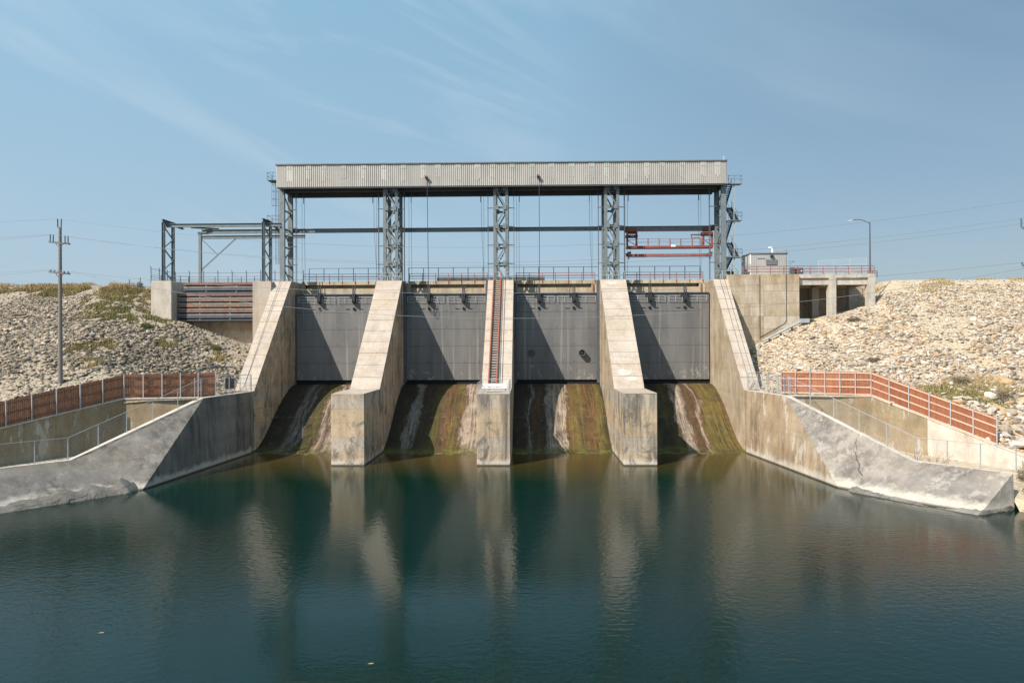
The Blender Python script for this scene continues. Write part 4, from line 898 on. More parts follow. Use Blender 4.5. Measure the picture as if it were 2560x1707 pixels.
def lz(zy): return atY(680, 380 + zy / 3.675, 94.5).z
xl = -34.75
MB().bar((xl - 0.22, 94.5, lz(1030)), (xl - 0.22, 94.5, lz(270)), 0.05, 0.05).build('side_rail', STEEL_D, t); MB().bar((xl + 0.22, 94.5, lz(1030)), (xl + 0.22, 94.5, lz(270)), 0.05, 0.05).build('side_rail', STEEL_D, t)
m = MB(); z = lz(1030)
while z < lz(270): m.tube((xl - 0.2, 94.5, z), (xl + 0.2, 94.5, z), 0.018, 4); z += 0.3
tag(m.build('rungs', STEEL_D, t), kind='stuff')
for zz_ in (lz(500), lz(440), lz(370), lz(310)): MB().path([(xl + 0.2, 94.45, zz_), (xl + 0.1, 93.8, zz_), (xl - 0.45, 93.75, zz_), (xl - 0.55, 94.2, zz_), (xl - 0.3, 94.5, zz_)], 0.022).build('cage_hoop', STEEL_D, t)
for dx, dy in ((-0.5, 93.8), (-0.2, 93.75), (0.1, 93.8)): MB().tube((xl + dx, dy, lz(505)), (xl + dx, dy, lz(270)), 0.018, 4).build('cage_bar', STEEL_D, t)
for zy in (268, 662):
    z = lz(zy); pf = B(-35.9, HX0 - 0.02 if zy < 300 else -34.1, 93.8, 95.6, z - 0.06, z).build('platform', STEEL_D, t)
    h = MB()
    for q in (0.5, 1.05): h.path([(-34.2, 93.8, z + q), (-35.9, 93.8, z + q), (-35.9, 95.6, z + q)], 0.028)
    for p in ((-34.3, 93.8), (-35.1, 93.8), (-35.9, 93.8), (-35.9, 95.6)): h.tube((*p, z), (*p, z + 1.05), 0.028)
    h.build('platform_rail', STEEL_D, pf)

# ------------------------------------------------------------------ stair and platform on the middle pier
t = thing('pier_stair', 'red edged steel stair climbing the sloping back of the middle pier', 'stair', (-4.0, 86, 8))
d = Vector((0, YT - YS, TOPZ - NOSEZ)).normalized(); nn = Vector((0, -d.z, d.y)); LEN = math.hypot(YT - YS, TOPZ - NOSEZ)
def sp(x, s, h): p = Vector((x, YS, NOSEZ)) + d * s + nn * h; return p
sx0, sx1 = PX[1] - 0.95, PX[1] - 0.02
for x in (sx0, sx1): MB().bar(sp(x, -0.3, 0.28), sp(x, LEN + 0.4, 0.28), 0.13, 0.26, nn).build('stringer', LADRED, t)
nst = 46; tm = meshof(MB().box(sx0 + 0.07, sx1 - 0.07, -0.13, 0.13, -0.02, 0.02), STEEL_D, 'tread')
for i in range(nst):
    p = sp(0, LEN * (i + 0.5) / nst, 0.3); inst('tread', tm, t, p)
hr = MB()
for x in (sx0, sx1):
    hr.tube(sp(x, 0, 1.0), sp(x, LEN, 1.0), 0.02, 5)
    for i in range(9): hr.tube(sp(x, LEN * i / 8, 0.3), sp(x, LEN * i / 8, 1.0), 0.018, 4)
for x in (PX[1] + 0.35, PX[1] + 0.62): MB().tube(sp(x, -0.2, 0.11), sp(x, LEN, 0.11), 0.03, 5).build('conduit', STEEL_D, t)
MB().bar((sx0, 92.6, 21.3), (sx0, 92.9, 22.6), 0.08, 0.08).bar((sx1, 92.6, 21.3), (sx1, 92.9, 22.6), 0.08, 0.08).build('top_posts', LADRED, t)
t = thing('pier_platform', 'galvanised railed platform with white gate bar on the nose of the stair pier', 'platform', (PX[1], 74, NOSEZ + 0.1))
zc = NOSEZ + 0.1; x0, x1 = PX[1] - HW + 0.12, PX[1] + HW - 0.12
for a, b in (((x0, YN + 0.15), (x0, 77.9)), ((x1, YN + 0.15), (x1, 77.9)), ((x0, 77.5), (x1, 77.5))):
    m = MB()
    for z in (0.55, 1.1): m.tube((*a, zc + z), (*b, zc + z), 0.03, 5)
    m.build('rail', GALV, t)
    for i in range(4):
        q = Vector((*a, zc)).lerp(Vector((*b, zc)), i / 3); MB().tube(q, q + Vector((0, 0, 1.1)), 0.035, 5).build('post', GALV, t)
m = MB()
for z in (0.16, 0.22): m.tube((x0, YN + 0.15, zc + z), (x1, YN + 0.15, zc + z), 0.03, 5)
m.build('front_rail', GALV, t)
B(x0 + 0.3, x1 - 0.35, 73.7, 73.85, zc + 0.55, zc + 0.85).build('gate_bar', WHITE, t); B(x0 + 0.3, x1 - 0.3, 73.3, 73.6, zc + 0.35, zc + 0.47).build('gate_shelf', WHITE, t)
for x in (x0 + 0.4, x1 - 0.45): B(x - 0.04, x + 0.04, 73.55, 73.75, zc, zc + 0.54).build('bar_post', GALV, t)
MB().bar((x0 + 0.9, 72.2, zc + 0.08), (x1 - 0.9, 72.6, zc + 0.08), 0.3, 0.1).build('loose_timber', CRANEDK, t)

# ------------------------------------------------------------------ control building, lamp, cabinet
t = thing('control_building', 'small corrugated grey control building behind the red rail on the right abutment', 'building', (33.4, 97, ZW))
bx0, bx1, by0, by1 = 30.9, 36.0, 95.0, 98.8; bz = atY(1964, 632, 95).z
corrug(bx0, bx1, by0, ZW, bz - 0.12, True, 0.24, 0.04).build('front_wall', CLAD2, t); corrug(by0, by1, bx0, ZW, bz - 0.12, False, 0.24, 0.04).build('side_wall', CLAD2, t)
corrug(by0, by1, bx1, ZW, bz - 0.12, False, 0.24, 0.04).build('side_wall', CLAD2, t); corrug(bx0, bx1, by1, ZW, bz - 0.12, True, 0.24, 0.04).build('rear_wall', CLAD2, t)
B(bx0 - 0.1, bx1 + 0.1, by0 - 0.12, by1 + 0.12, bz - 0.118, bz).build('roof', ROOFM, t)
B(bx0 - 0.03, bx0 + 0.12, by0 - 0.04, by0 + 0.1, ZW, bz - 0.122).build('corner_trim', WHITE, t)
lv = B(33.1, 34.6, by0 - 0.08, by0 - 0.01, 23.4, 24.1).build('louvre', STEEL_D, t)
for i in range(5): B(33.15, 34.55, by0 - 0.13, by0 - 0.081, 23.45 + i * 0.13, 23.5 + i * 0.13).build('louvre_slat', GALV, lv)
B(33.65, 34.05, by0 - 0.3, by0 - 0.01, 24.45, 24.7).build('wall_lamp', DARK, t)
B(31.9, 33.0, by0 - 0.05, by0 - 0.02, 24.25, 24.3).build('conduit', DARK, t)
m = MB().tube((34.5, 96.5, bz), (34.5, 96.5, bz + 0.55), 0.13, 10).path([(34.5, 96.5, bz + 0.5), (34.42, 96.5, bz + 0.85), (34.15, 96.5, bz + 0.95), (33.95, 96.5, bz + 0.8)], 0.13, 10); m.build('roof_vent', WHITE, t)
MB().tube((36.2, 98, ZW), (36.2, 98, bz + 1.3), 0.02, 4).bar((36.0, 98, bz + 1.3), (37.3, 98, bz + 1.25), 0.03, 0.03).build('antenna_mast', GALV, t)
MB().tube((36.15, 95.1, 23.4), (36.9, 94.7, 23.9), 0.025, 4).tube((36.15, 95.1, 23.9), (36.9, 94.7, 23.75), 0.02, 4).build('wall_bracket', STEEL_D, t)
t = thing('equipment_cabinet', 'dark equipment cabinet on the approach bridge beside the control building', 'cabinet', (37.2, 94, ZW))
B(36.6, 37.5, 93.3, 94.3, ZW + 0.15, ZW + 1.0).build('cabinet_body', DARK, t); B(36.7, 37.4, 93.26, 93.298, ZW + 0.25, ZW + 0.9).build('door', STEEL_D, t); B(37.15, 37.3, 93.2, 93.258, ZW + 0.5, ZW + 0.66).build('lamp', WHITE, t)
B(35.9, 36.4, 93.4, 94.0, ZW + 0.0, ZW + 1.1).build('side_cabinet', STEEL_D, t)
for x in (36.7, 37.4): B(x - 0.05, x + 0.05, 93.4, 94.2, ZW, ZW + 0.15).build('foot', STEEL_D, t)
t = thing('street_lamp', 'tall grey street lamp with curved arm at the end of the approach bridge', 'lamp', (46.3, 93, ZW))
lt = atY(2169.6, 556, 93).z
MB().tube((46.3, 93, ZW), (46.3, 93, lt), 0.12, 8, 0.075).build('pole', STEEL_D, t)
arm = [(46.3 - 2.5 * q, 93, lt - 0.15 + 0.55 * math.sin(min(1, q * 1.5) * math.pi / 2) - 0.25 * max(0, q - 0.6)) for q in (0, .15, .3, .45, .6, .75, .9)]
MB().path(arm, 0.05, 6).build('arm', STEEL_D, t)
e = arm[-1]; m = MB(); m.add([(e[0] + 0.05, 93 - 0.08, e[2] - .04), (e[0] + 0.05, 93.08, e[2] - .04), (e[0] + .05, 93.08, e[2] + .08), (e[0] + .05, 92.92, e[2] + .08), (e[0] - .35, 92.82, e[2] - .2), (e[0] - .35, 93.18, e[2] - .2), (e[0] - .35, 93.12, e[2] + .05), (e[0] - .35, 92.88, e[2] + .05), (e[0] - .8, 92.9, e[2] - .22), (e[0] - .8, 93.1, e[2] - .22), (e[0] - .8, 93.08, e[2] - .08), (e[0] - .8, 92.92, e[2] - .08)],
      [(0, 1, 2, 3), (11, 10, 9, 8)] + [(a + i, a + 4 + i, a + 4 + (i + 1) % 4, a + (i + 1) % 4) for a in (0, 4) for i in range(4)])
m.build('lamp_head', GALV, t)

# ------------------------------------------------------------------ power poles and lines
def pole(x, y, zb, scale, label, ztop):
    t = thing('power_pole', label, 'pole', (x, y, zb), 'wooden power poles')
    MB().tube((x, y, zb - 1), (x, y, ztop - 0.85), 0.25, 10, 0.15).build('pole', WOODP, t)
    MB().bar((x - 0.22, y - 0.1, ztop - 0.9), (x + 0.22, y - 0.1, ztop - 0.9), 0.1, 0.12).build('top_bracket', WOODP, t)
    for s in (-1, 1): MB().tube((x + s * 0.18, y - 0.1, ztop - 0.85), (x + s * 0.2, y - 0.1, ztop), 0.06, 7).build('insulator', INSUL if s > 0 else CRANEDK, t)
    att = {'top': [(x - 0.2, y - 0.1, ztop), (x + 0.2, y - 0.1, ztop)]}
    za = ztop - 2.55
    ca = MB().bar((x - 1.05, y - 0.25, za + 0.09), (x + 1.05, y + 0.05, za - 0.11), 0.13, 0.17).build('cross_arm', WOODP, t)
    att['mid'] = []
    for dx in (-1.0, -0.68, 0.6, 0.92):
        zz_ = za - dx * 0.097; MB().tube((x + dx, y - 0.1, zz_ + 0.05), (x + dx, y - 0.1, zz_ + 0.82), 0.06, 7).build('insulator', INSUL, t); att['mid'].append((x + dx, y - 0.1, zz_ + 0.82))
    for s in (-1, 1): MB().bar((x + s * 0.5, y - 0.1, za - s * 0.05), (x, y - 0.1, za - 0.5), 0.04, 0.05).build('arm_brace', STEEL_D, t)
    zl = ztop - 5.75
    MB().bar((x - 1.05, y - 0.25, zl + 0.09), (x + 1.05, y + 0.05, zl - 0.11), 0.13, 0.17).build('cross_arm', WOODP, t)
    att['low'] = []
    for dx in (-0.95, -0.55, 0.5, 0.92):
        zz_ = zl - dx * 0.097; MB().tube((x + dx, y - 0.1, zz_ + 0.05), (x + dx, y - 0.1, zz_ + 0.25), 0.07, 7).build('insulator', INSUL, t); att['low'].append((x + dx, y - 0.1, zz_ + 0.25))
    for s in (-1, 1): MB().bar((x + s * 0.5, y - 0.1, zl - s * 0.05), (x, y - 0.1, zl - 0.6), 0.04, 0.05).build('arm_brace', STEEL_D, t)
    for i in range(8): B(x - 0.28, x + 0.28, y - 0.02, y + 0.02, zb + 8.8 + i * 0.9, zb + 8.83 + i * 0.9).build('climbing_step', STEEL_D, t)
    return t, att
plx = atY(150.5, 900, 72).x; pltop = atY(151, 548, 72).z
_, attL = pole(plx, 72, hgt(plx, 72), 1, 'tall weathered power pole behind the brown fence on the left bank', pltop)
prx = atY(2582, 700, 59.5).x; prtop = atY(2580, 573, 59.5).z + 2.55
_, attR = pole(prx, 59.5, 2.0, 1, 'power pole standing past the red fence on the right bank', prtop)
def wire(a, b, sag, label, grp, r=0.022):
    a, b = Vector(a), Vector(b); n = 40; pts = []
    for i in range(n + 1):
        q = i / n; p = a.lerp(b, q); p.z -= sag * 4 * q * (1 - q); pts.append(p)
    o = MB().path(pts, r, 4).build('power_line', WIRE, loc=(a + b) / 2); tag(o, label, 'wire', grp)
def sag_for(a, b, u, v):
    a, b = Vector(a), Vector(b); best = None                # sag that makes the wire pass photo pixel (u, v)
    for i in range(1, 200):
        q = i / 200; p = a.lerp(b, q); d = ray(u, 800); 
        if abs(p.x / p.y - d.x / d.y) < 0.006:
            z = atY(u, v, p.y).z; return (p.z - z) / (4 * q * (1 - q))
    return 2.0
wire(attL['top'][1], attR['top'][0], sag_for(attL['top'][1], attR['top'][0], 1300, 617), 'topmost power line spanning between the two poles', None, 0.012)
for i, v in ((0, 655), (3, 663)): wire(attL['mid'][i], attR['mid'][i], sag_for(attL['mid'][i], attR['mid'][i], 1300, v), 'power line strung between the upper cross arms of the two poles', 'upper power lines', 0.012)
for i, v in ((0, 733), (3, 796)): wire(attL['low'][i], attR['low'][i], sag_for(attL['low'][i], attR['low'][i], 1300, v), 'power line strung between the lower cross arms in front of the gates', 'lower power lines', 0.016)
for a, dz in ((attL['top'][0], -0.5), (attL['mid'][0], -0.7), (attL['mid'][1], -1.0), (attL['low'][0], -0.5), (attL['low'][1], -0.9)):
    a = Vector(a); wire(a, a + Vector((-60, -12, dz * 6 + 2.4)), 1.2, 'thin power line leaving the left bank pole away from the dam', 'power lines leaving the left pole', 0.012)

# ------------------------------------------------------------------ timber fences on the retaining walls
def board_fence(pts, nb, label, mb, mr, h=2.4, group=None):
    pts = [Vector(p) for p in pts]; t = thing('board_fence', label, 'fence', pts[0], group); last = None
    pmesh = meshof(MB().tube((0, 0, -0.3), (0, 0, h + 0.08), 0.055, 8), POST, 'post')
    for (a, b, n) in zip(pts, pts[1:], nb):
        dd = (b - a); dd.z = 0; dd.normalize(); nr = Vector((-dd.y, dd.x, 0)); 
        if nr.y < 0: nr = -nr
        for i in range(n + 1):
            p = a.lerp(b, i / n)
            if last is None or (p - last).length > 0.3: inst('post', pmesh, t, p - nr * 0.10); last = p
        for i in range(n):
            p, q = a.lerp(b, i / n), a.lerp(b, (i + 1) / n); m = MB(); k = max(6, int((q - p).length / 0.15))
            for j in range(k):
                s0, s1 = p.lerp(q, j / k), p.lerp(q, (j + 0.93) / k); dz = random.uniform(-0.03, 0.03); off = nr * (0.03 + random.uniform(0, 0.012))
                lo0, lo1 = s0 + off + Vector((0, 0, 0.04)), s1 + off + Vector((0, 0, 0.04)); th = nr * 0.022; up0 = Vector((0, 0, h - 0.04 + dz))
                v = [lo0, lo1, lo1 + th, lo0 + th]; v += [x + up0 for x in v]
                m.add(v, [(0, 1, 5, 4), (1, 2, 6, 5), (2, 3, 7, 6), (3, 0, 4, 7), (4, 5, 6, 7), (3, 2, 1, 0)])
            tag(m.build('board_panel', mb, t), kind='stuff')
            for z in (0.35, 1.2, 2.1) if mb is BOARD_L else (0.12, 0.85, 1.6, 2.28):
                MB().bar(p + Vector((0, 0, z)) - nr * 0.01, q + Vector((0, 0, z)) - nr * 0.01, 0.045, 0.14).build('rail', mr, t)
    return t
kk = Vector(RK); ll = Vector(RL); e_ = kk.lerp(ll, 0.82); off = Vector((0, 0.25, 0.1))
board_fence([Vector((27.0, 73.1, 7.25)), kk + off, e_ + off], [6, 6], 'red brown board fence with grey posts above the right retaining wall', BOARD_R, RAIL_R)
kk = Vector(LK); ll = Vector(LL); off = Vector((0, 0.25, 0.1))
board_fence([Vector((-33.7, 73.2, 7.25)), kk + off, ll + off], [5, 8], 'dark brown board fence with grey posts above the left retaining wall', BOARD_L, RAIL_L)
# chain link fences on the wing walls
def wfence(top, side, label, extra):
    pts = [Vector(p) + Vector((side * 0.3, 0.1, 0.03)) for p in top[1:]]
    return railing('chain_link_fence', label, 'fence', extra + pts, 1.95, 1, 2.7, GALV, GALV, 0.024, None, 0, True, 0, 0.04)
wfence(topR, 1, 'chain link fence along the top of the cracked right wing wall', [Vector((25.6, 79.5, 7.2)), Vector((26.2, 75, 7.2))])
wfence(topL, -1, 'chain link fence along the top of the grey left wing wall', [Vector((-32.5, 79.5, 7.2)), Vector((-33.0, 75, 7.2))])
railing('chain_link_fence', 'short chain link return fence at the foot of the right buttress', 'fence', [(25.5, 79.6, 7.2), (27.3, 79.7, 7.3), (27.2, 71.2, 7.2)], 1.95, 2, 1.6, GALV, GALV, 0.026, None, 0, True, 0, 0.035)
railing('chain_link_fence', 'short chain link return fence at the foot of the left buttress', 'fence', [(-32.4, 79.6, 7.2), (-34.6, 79.3, 7.2), (-34.9, 71, 7.2)], 1.95, 2, 1.6, GALV, GALV, 0.026, None, 0, True, 0, 0.035)
t = thing('sign_board', 'black square sign board on the chain link fence at the left buttress', 'sign', (-34.3, 78.0, 7.2))
a = atY(563, 971, 77.5); b = atY(585, 945, 77.5)
B(a.x, b.x, 77.5, 77.54, a.z, b.z).build('panel', BLACK, t); B(a.x - 0.02, a.x + 0.04, 77.545, 77.6, 7.0, b.z + 0.1).build('post', GALV, t); B(b.x - 0.04, b.x + 0.02, 77.545, 77.6, 7.0, b.z + 0.1).build('post', GALV, t)

# ------------------------------------------------------------------ rock, grass, shrubs
ico_v = []; ph = (1 + 5 ** 0.5) / 2
for a, b in ((-1, ph), (1, ph), (-1, -ph), (1, -ph)): ico_v += [(a, b, 0), (0, a, b), (b, 0, a)]
ico_v = np.array(ico_v) / math.hypot(1, ph)
def hull_faces(v):
    f = []
    n = len(v)
    for i in range(n):
        for j in range(i + 1, n):
            for k in range(j + 1, n):
                d = [np.linalg.norm(v[i] - v[j]), np.linalg.norm(v[j] - v[k]), np.linalg.norm(v[i] - v[k])]
                if max(d) < 1.2:
                    nrm = np.cross(v[j] - v[i], v[k] - v[i]); f.append((i, j, k) if nrm.dot(v[i]) > 0 else (i, k, j))
    return np.array(f)
ico_f = hull_faces(ico_v)
def raw_mesh(name, verts, tris, cols, mat, loc=(0, 0, 0), quad=3):
    me = bpy.data.meshes.new(name); nv, nf = len(verts), len(tris); verts = verts - np.array(loc)
    me.vertices.add(nv); me.vertices.foreach_set('co', verts.astype(np.float32).ravel())
    me.loops.add(nf * 3); me.loops.foreach_set('vertex_index', tris.astype(np.int32).ravel())
    me.polygons.add(nf); me.polygons.foreach_set('loop_start', np.arange(0, nf * 3, 3, dtype=np.int32))
    me.update(calc_edges=True)
    at = me.attributes.new('tint', 'FLOAT_COLOR', 'POINT'); c4 = np.ones((nv, 4), np.float32); c4[:, :3] = cols; at.data.foreach_set('color', c4.ravel())
    me.materials.append(mat); o = bpy.data.objects.new(name, me); o.location = loc; COL.objects.link(o); return o
def stones(P, size, flat, cols):
    n = len(P); base = ico_v[None] * (1 + rng.uniform(-0.42, 0.30, (n, 12, 1))) + rng.normal(0, 0.16, (n, 12, 3))
    sc = np.stack([size * rng.uniform(0.9, 2.0, n), size * rng.uniform(0.7, 1.2, n), size * rng.uniform(flat, 0.65, n)], 1) * 0.5
    base = base * sc[:, None, :]
    a = rng.uniform(0, 2 * np.pi, n); b = rng.normal(0.25, 0.45, n); ca, sa, cb_, sb = np.cos(a), np.sin(a), np.cos(b), np.sin(b)
    x, y, z = base[..., 0], base[..., 1], base[..., 2]
    y2, z2 = y * cb_[:, None] - z * sb[:, None], y * sb[:, None] + z * cb_[:, None]
    x3, y3 = x * ca[:, None] - y2 * sa[:, None], x * sa[:, None] + y2 * ca[:, None]
    V = np.stack([x3, y3, z2], 2) + P[:, None, :]
    F = ico_f[None] + (np.arange(n) * 12)[:, None, None]
    return V.reshape(-1, 3), F.reshape(-1, 3), np.repeat(cols, 12, 0)
PAL_R = np.array([(0.53, 0.46, 0.375), (0.60, 0.545, 0.475), (0.48, 0.39, 0.28), (0.37, 0.31, 0.245), (0.46, 0.32, 0.19), (0.235, 0.195, 0.16), (0.57, 0.515, 0.445), (0.42, 0.37, 0.315)])
PAL_L = np.array([(0.41, 0.345, 0.265), (0.50, 0.44, 0.36), (0.32, 0.27, 0.21), (0.22, 0.19, 0.155), (0.155, 0.14, 0.12), (0.45, 0.365, 0.265), (0.27, 0.23, 0.18)])
def pathmask(x, y, side):
    return mnoise.noise((x * 0.13 + (5 if side > 0 else 0) + 0.4 * mnoise.noise((x * 0.3, y * 0.3, 4)), y * 0.05, 20))
# grass patches found on the slope (photo pixel, radius m, share)
GP = [(hit(u, v), r, g) for u, v, r, g in ((265, 745, 3.2, 0.5), (310, 735, 2.6, 0.6), (350, 745, 2.4, 0.6), (245, 780, 3.0, 0.65), (290, 785, 2.6, 0.75), (335, 790, 2.2, 0.7), (395, 808, 1.8, 0.7), (255, 865, 1.6, 0.5), (190, 872, 1.4, 0.6), (230, 905, 1.4, 0.3), (415, 858, 1.4, 0.6), (540, 892, 1.2, 0.5))]
def in_grass(x, y):
    return any((x - p.x) ** 2 + (y - p.y) ** 2 < (r * 0.8) ** 2 for p, r, g in GP)
def scatter(side, n, pal):
    P = []; S = []; Cc = []
    while len(P) < n:
        y = 54 + (97.5 - 54) * rng.random(); xi = inner(y, side); t = 62 * rng.random() ** 1.1; x = xi + side * (0.3 + t)
        if abs(x) > 0.86 * y + 4 or (y < 68 and side < 0 and t > 25): continue
        if side > 0 and 26 < x < 36.4 and y > 91: continue
        if side < 0 and -51.1 < x < -36.9 and y > 91.2: continue
        if side > 0 and x < 52 and y > 93.5: continue
        if front_of_fence(x, y): continue
        pm = pathmask(x, y, side)
        if pm > 0.18 and rng.random() < 0.78: continue
        z = hgt(x, y)
        if z < -0.3: continue
        if side < 0 and (z > 19.8 + 1.3 * mnoise.noise((x * 0.16, 0, 0)) or in_grass(x, y)) and rng.random() < 0.85: continue
        if side > 0 and z > 20.6 and rng.random() < 0.8: continue
        big = 1.0 + (0.45 * sm(74, 62, y) if side > 0 else 0)
        s = (0.10 + 0.15 * rng.random() + 0.5 * rng.random() ** 6) * big * (1.0 - 0.3 * sm(82, 95, y))
        P.append((x, y, z + 0.06 * s)); S.append(s)
        c = pal[rng.integers(len(pal))] * rng.uniform(0.75, 1.15)
        if side < 0:
            k = mnoise.noise((x * 0.14, y * 0.14, 40)); c = c * (0.92 + 0.45 * max(-0.5, min(0.4, k)))
        Cc.append(c)
    V, F, K = stones(np.array(P), np.array(S), 0.22, np.array(Cc))
    o = raw_mesh('riprap', V, F, K, ROCKM, (side * 50, 80, 8))
    tag(o, 'loose broken rock covering the ' + ('cream right' if side > 0 else 'grey left') + ' embankment slope', 'riprap', kind='stuff')
scatter(-1, 42000, PAL_L); scatter(1, 42000, PAL_R)

# individual boulders
from bpy import data as D_
def boulder_mesh(i, pal):
    v = ico_v.copy(); f = ico_f
    # one subdivision for rounder blocks
    vv = [tuple(x) for x in v]; cache = {}; ff = []
    def mid(a, b):
        k = (min(a, b), max(a, b))
        if k not in cache:
            m_ = (np.array(vv[a]) + np.array(vv[b])) / 2; vv.append(tuple(m_ / np.linalg.norm(m_))); cache[k] = len(vv) - 1
        return cache[k]
    for a, b, c in f: x, y, z = mid(a, b), mid(b, c), mid(a, c); ff += [(a, x, z), (b, y, x), (c, z, y), (x, y, z)]
    vv = np.array(vv)
    for _ in range(6):                                  # chop with random planes: flat facets like quarried stone
        nrm = rng.normal(size=3); nrm /= np.linalg.norm(nrm); dcut = rng.uniform(0.45, 0.75)
        dd = vv @ nrm - dcut; vv = vv - np.outer(np.maximum(dd, 0), nrm)
    vv += rng.normal(0, 0.025, vv.shape); vv *= np.array([1.25, 0.95, 0.7]) * 0.5
    me = bpy.data.meshes.new('boulder'); me.from_pydata([tuple(x) for x in vv], [], ff)
    at = me.attributes.new('tint', 'FLOAT_COLOR', 'POINT'); c4 = np.ones((len(vv), 4), np.float32); c4[:, :3] = pal[i % len(pal)] * rng.uniform(0.9, 1.12); at.data.foreach_set('color', c4.ravel())
    me.materials.append(ROCKM); return me
BR = [boulder_mesh(i, PAL_R) for i in range(10)]; BL = [boulder_mesh(i, PAL_L) for i in range(8)]
def boulder(p, s, meshes, label, grp):
    o = bpy.data.objects.new('boulder', meshes[rng.integers(len(meshes))]); COL.objects.link(o)
    o.location = p; o.scale = (s, s * rng.uniform(0.8, 1.1), s * rng.uniform(0.75, 1.1)); o.rotation_euler = (rng.normal(0, .25), rng.normal(0, .25), rng.uniform(0, 6.28)); tag(o, label, 'boulder', grp)
cnt = 0
while cnt < 150:
    u, v = rng.uniform(1900, 2558), rng.uniform(760, 1040); p = hit(u, v)
    if p.y < 70 and p.x < inner(max(21, p.y), 1) + 0.8: continue
    if p.x < inner(p.y, 1) + 1 or p.y > 94: continue
    if (p.x < 36.6 and p.y > 90.6) or front_of_fence(p.x, p.y): continue
    boulder((p.x, p.y, hgt(p.x, p.y) + 0.05), rng.uniform(0.45, 0.85), BR, 'loose pale limestone block on the cream right rock embankment', 'limestone blocks on the right embankment'); cnt += 1
cnt = 0
while cnt < 120:
    u, v = rng.uniform(2, 600), rng.uniform(770, 960); p = hit(u, v)
    if p.x > inner(p.y, -1) - 1 or p.y > 90.5 or p.y < 70.5 or front_of_fence(p.x, p.y): continue
    boulder((p.x, p.y, hgt(p.x, p.y) + 0.02), rng.uniform(0.4, 0.75), BL, 'loose grey rock on the left rock embankment', 'grey rocks on the left embankment'); cnt += 1
for i in range(46):                                      # big blocks past the end of the red fence
    u, v = rng.uniform(2478, 2575), rng.uniform(1010, 1160)
    p = atZ(u, v, 4.6 + (1010 - v) * 0.012); x, y = p.x, max(52, min(72, p.y))
    if x < inner(y, 1) + 0.9: continue
    boulder((x, y, hgt(x, y) + 0.2), rng.uniform(0.7, 1.6), BR, 'large tan boulder piled past the end of the red fence', 'large boulders past the red fence')
for i in range(14):
    x, y = RD[0] + 0.5 + 4 * rng.random(), RD[1] - 1.6 + 2.2 * rng.random(); boulder((x, y, 0.25 - (50.5 - y) * 0.2), rng.uniform(0.35, 0.9), BR, 'shore boulder by the blunt end of the right wing wall', 'shore boulders at the right wing wall')

def grass(name, label, pts, cols, hmin, hmax, loc, wid=0.035):
    n = len(pts); P = np.array(pts); a = rng.uniform(0, 6.28, n); h = rng.uniform(hmin, hmax, n); lean = rng.normal(0, 0.35, (n, 2)) * h[:, None]
    dx = np.stack([np.cos(a), np.sin(a), np.zeros(n)], 1) * wid
    tip = P + np.stack([lean[:, 0], lean[:, 1], h], 1)
    V = np.stack([P - dx, P + dx, tip], 1).reshape(-1, 3); F = np.arange(n * 3).reshape(-1, 3)
    o = raw_mesh(name, V, F, np.repeat(np.array(cols), 3, 0), GRASSM, loc); tag(o, label, 'grass', kind='stuff')
TAN, GRN, OLV = np.array((0.46, 0.34, 0.18)), np.array((0.10, 0.135, 0.04)), np.array((0.21, 0.185, 0.07))
pts = []; cols = []
while len(pts) < 60000:
    y = rng.uniform(92, 99); x = -34 - 60 * rng.random()
    if -51.2 < x and y > 90: continue
    z = hgt(x, y); k = 19.7 + 1.3 * mnoise.noise((x * 0.16, 0, 0))
    if mnoise.noise((x * 0.22, y * 0.3, 31)) < -0.18: continue
    if z < k: continue
    q = mnoise.noise((x * 0.3, y * 0.4, 2)); top = z > 20.7
    c = (TAN if rng.random() < (0.85 if top else 0.45) + 0.35 * q else (GRN if rng.random() < 0.5 else OLV)) * rng.uniform(0.7, 1.3)
    pts.append((x + rng.normal(0, .1), y, z - 0.02)); cols.append(c)
for _ in range(420):
    x = -52 - 48 * rng.random(); y = rng.uniform(95.5, 98.5)
    if mnoise.noise((x * 0.35, 5, 1)) < -0.05: continue
    for _ in range(26): pts.append((x + rng.normal(0, .22), y + rng.normal(0, .2), hgt(x, y) + rng.uniform(0, 0.32))); cols.append(TAN * rng.uniform(0.7, 1.2))
for p, r, g in GP:
    for _ in range(int(1300 * r)):
        a, q = rng.uniform(0, 6.28), r * math.sqrt(rng.random()); x, y = p.x + q * math.cos(a), p.y + q * math.sin(a)
        if mnoise.noise((x * 0.8, y * 0.8, 6)) < -0.1 or x > inner(y, -1) - 0.3: continue
        if x > -51.1 and y > 91.2: continue
        pts.append((x, y, hgt(x, y) - 0.02)); cols.append((TAN if rng.random() > g else (GRN if rng.random() < 0.6 else OLV)) * rng.uniform(0.7, 1.3))
grass('grass', 'dry tan and green grass along the crest of the left embankment', pts, cols, 0.12, 0.42, (-60, 95, 18))
pts = []; cols = []
for _ in range(26000):
    y = rng.uniform(90, 99); x = rng.uniform(46.8, 88); z = hgt(x, y)
    if mnoise.noise((x * 0.25, y * 0.3, 12)) < 0.12 or z < 19.3: continue
    pts.append((x, y, z - 0.02)); cols.append((TAN if rng.random() < 0.62 else OLV) * rng.uniform(0.8, 1.3))
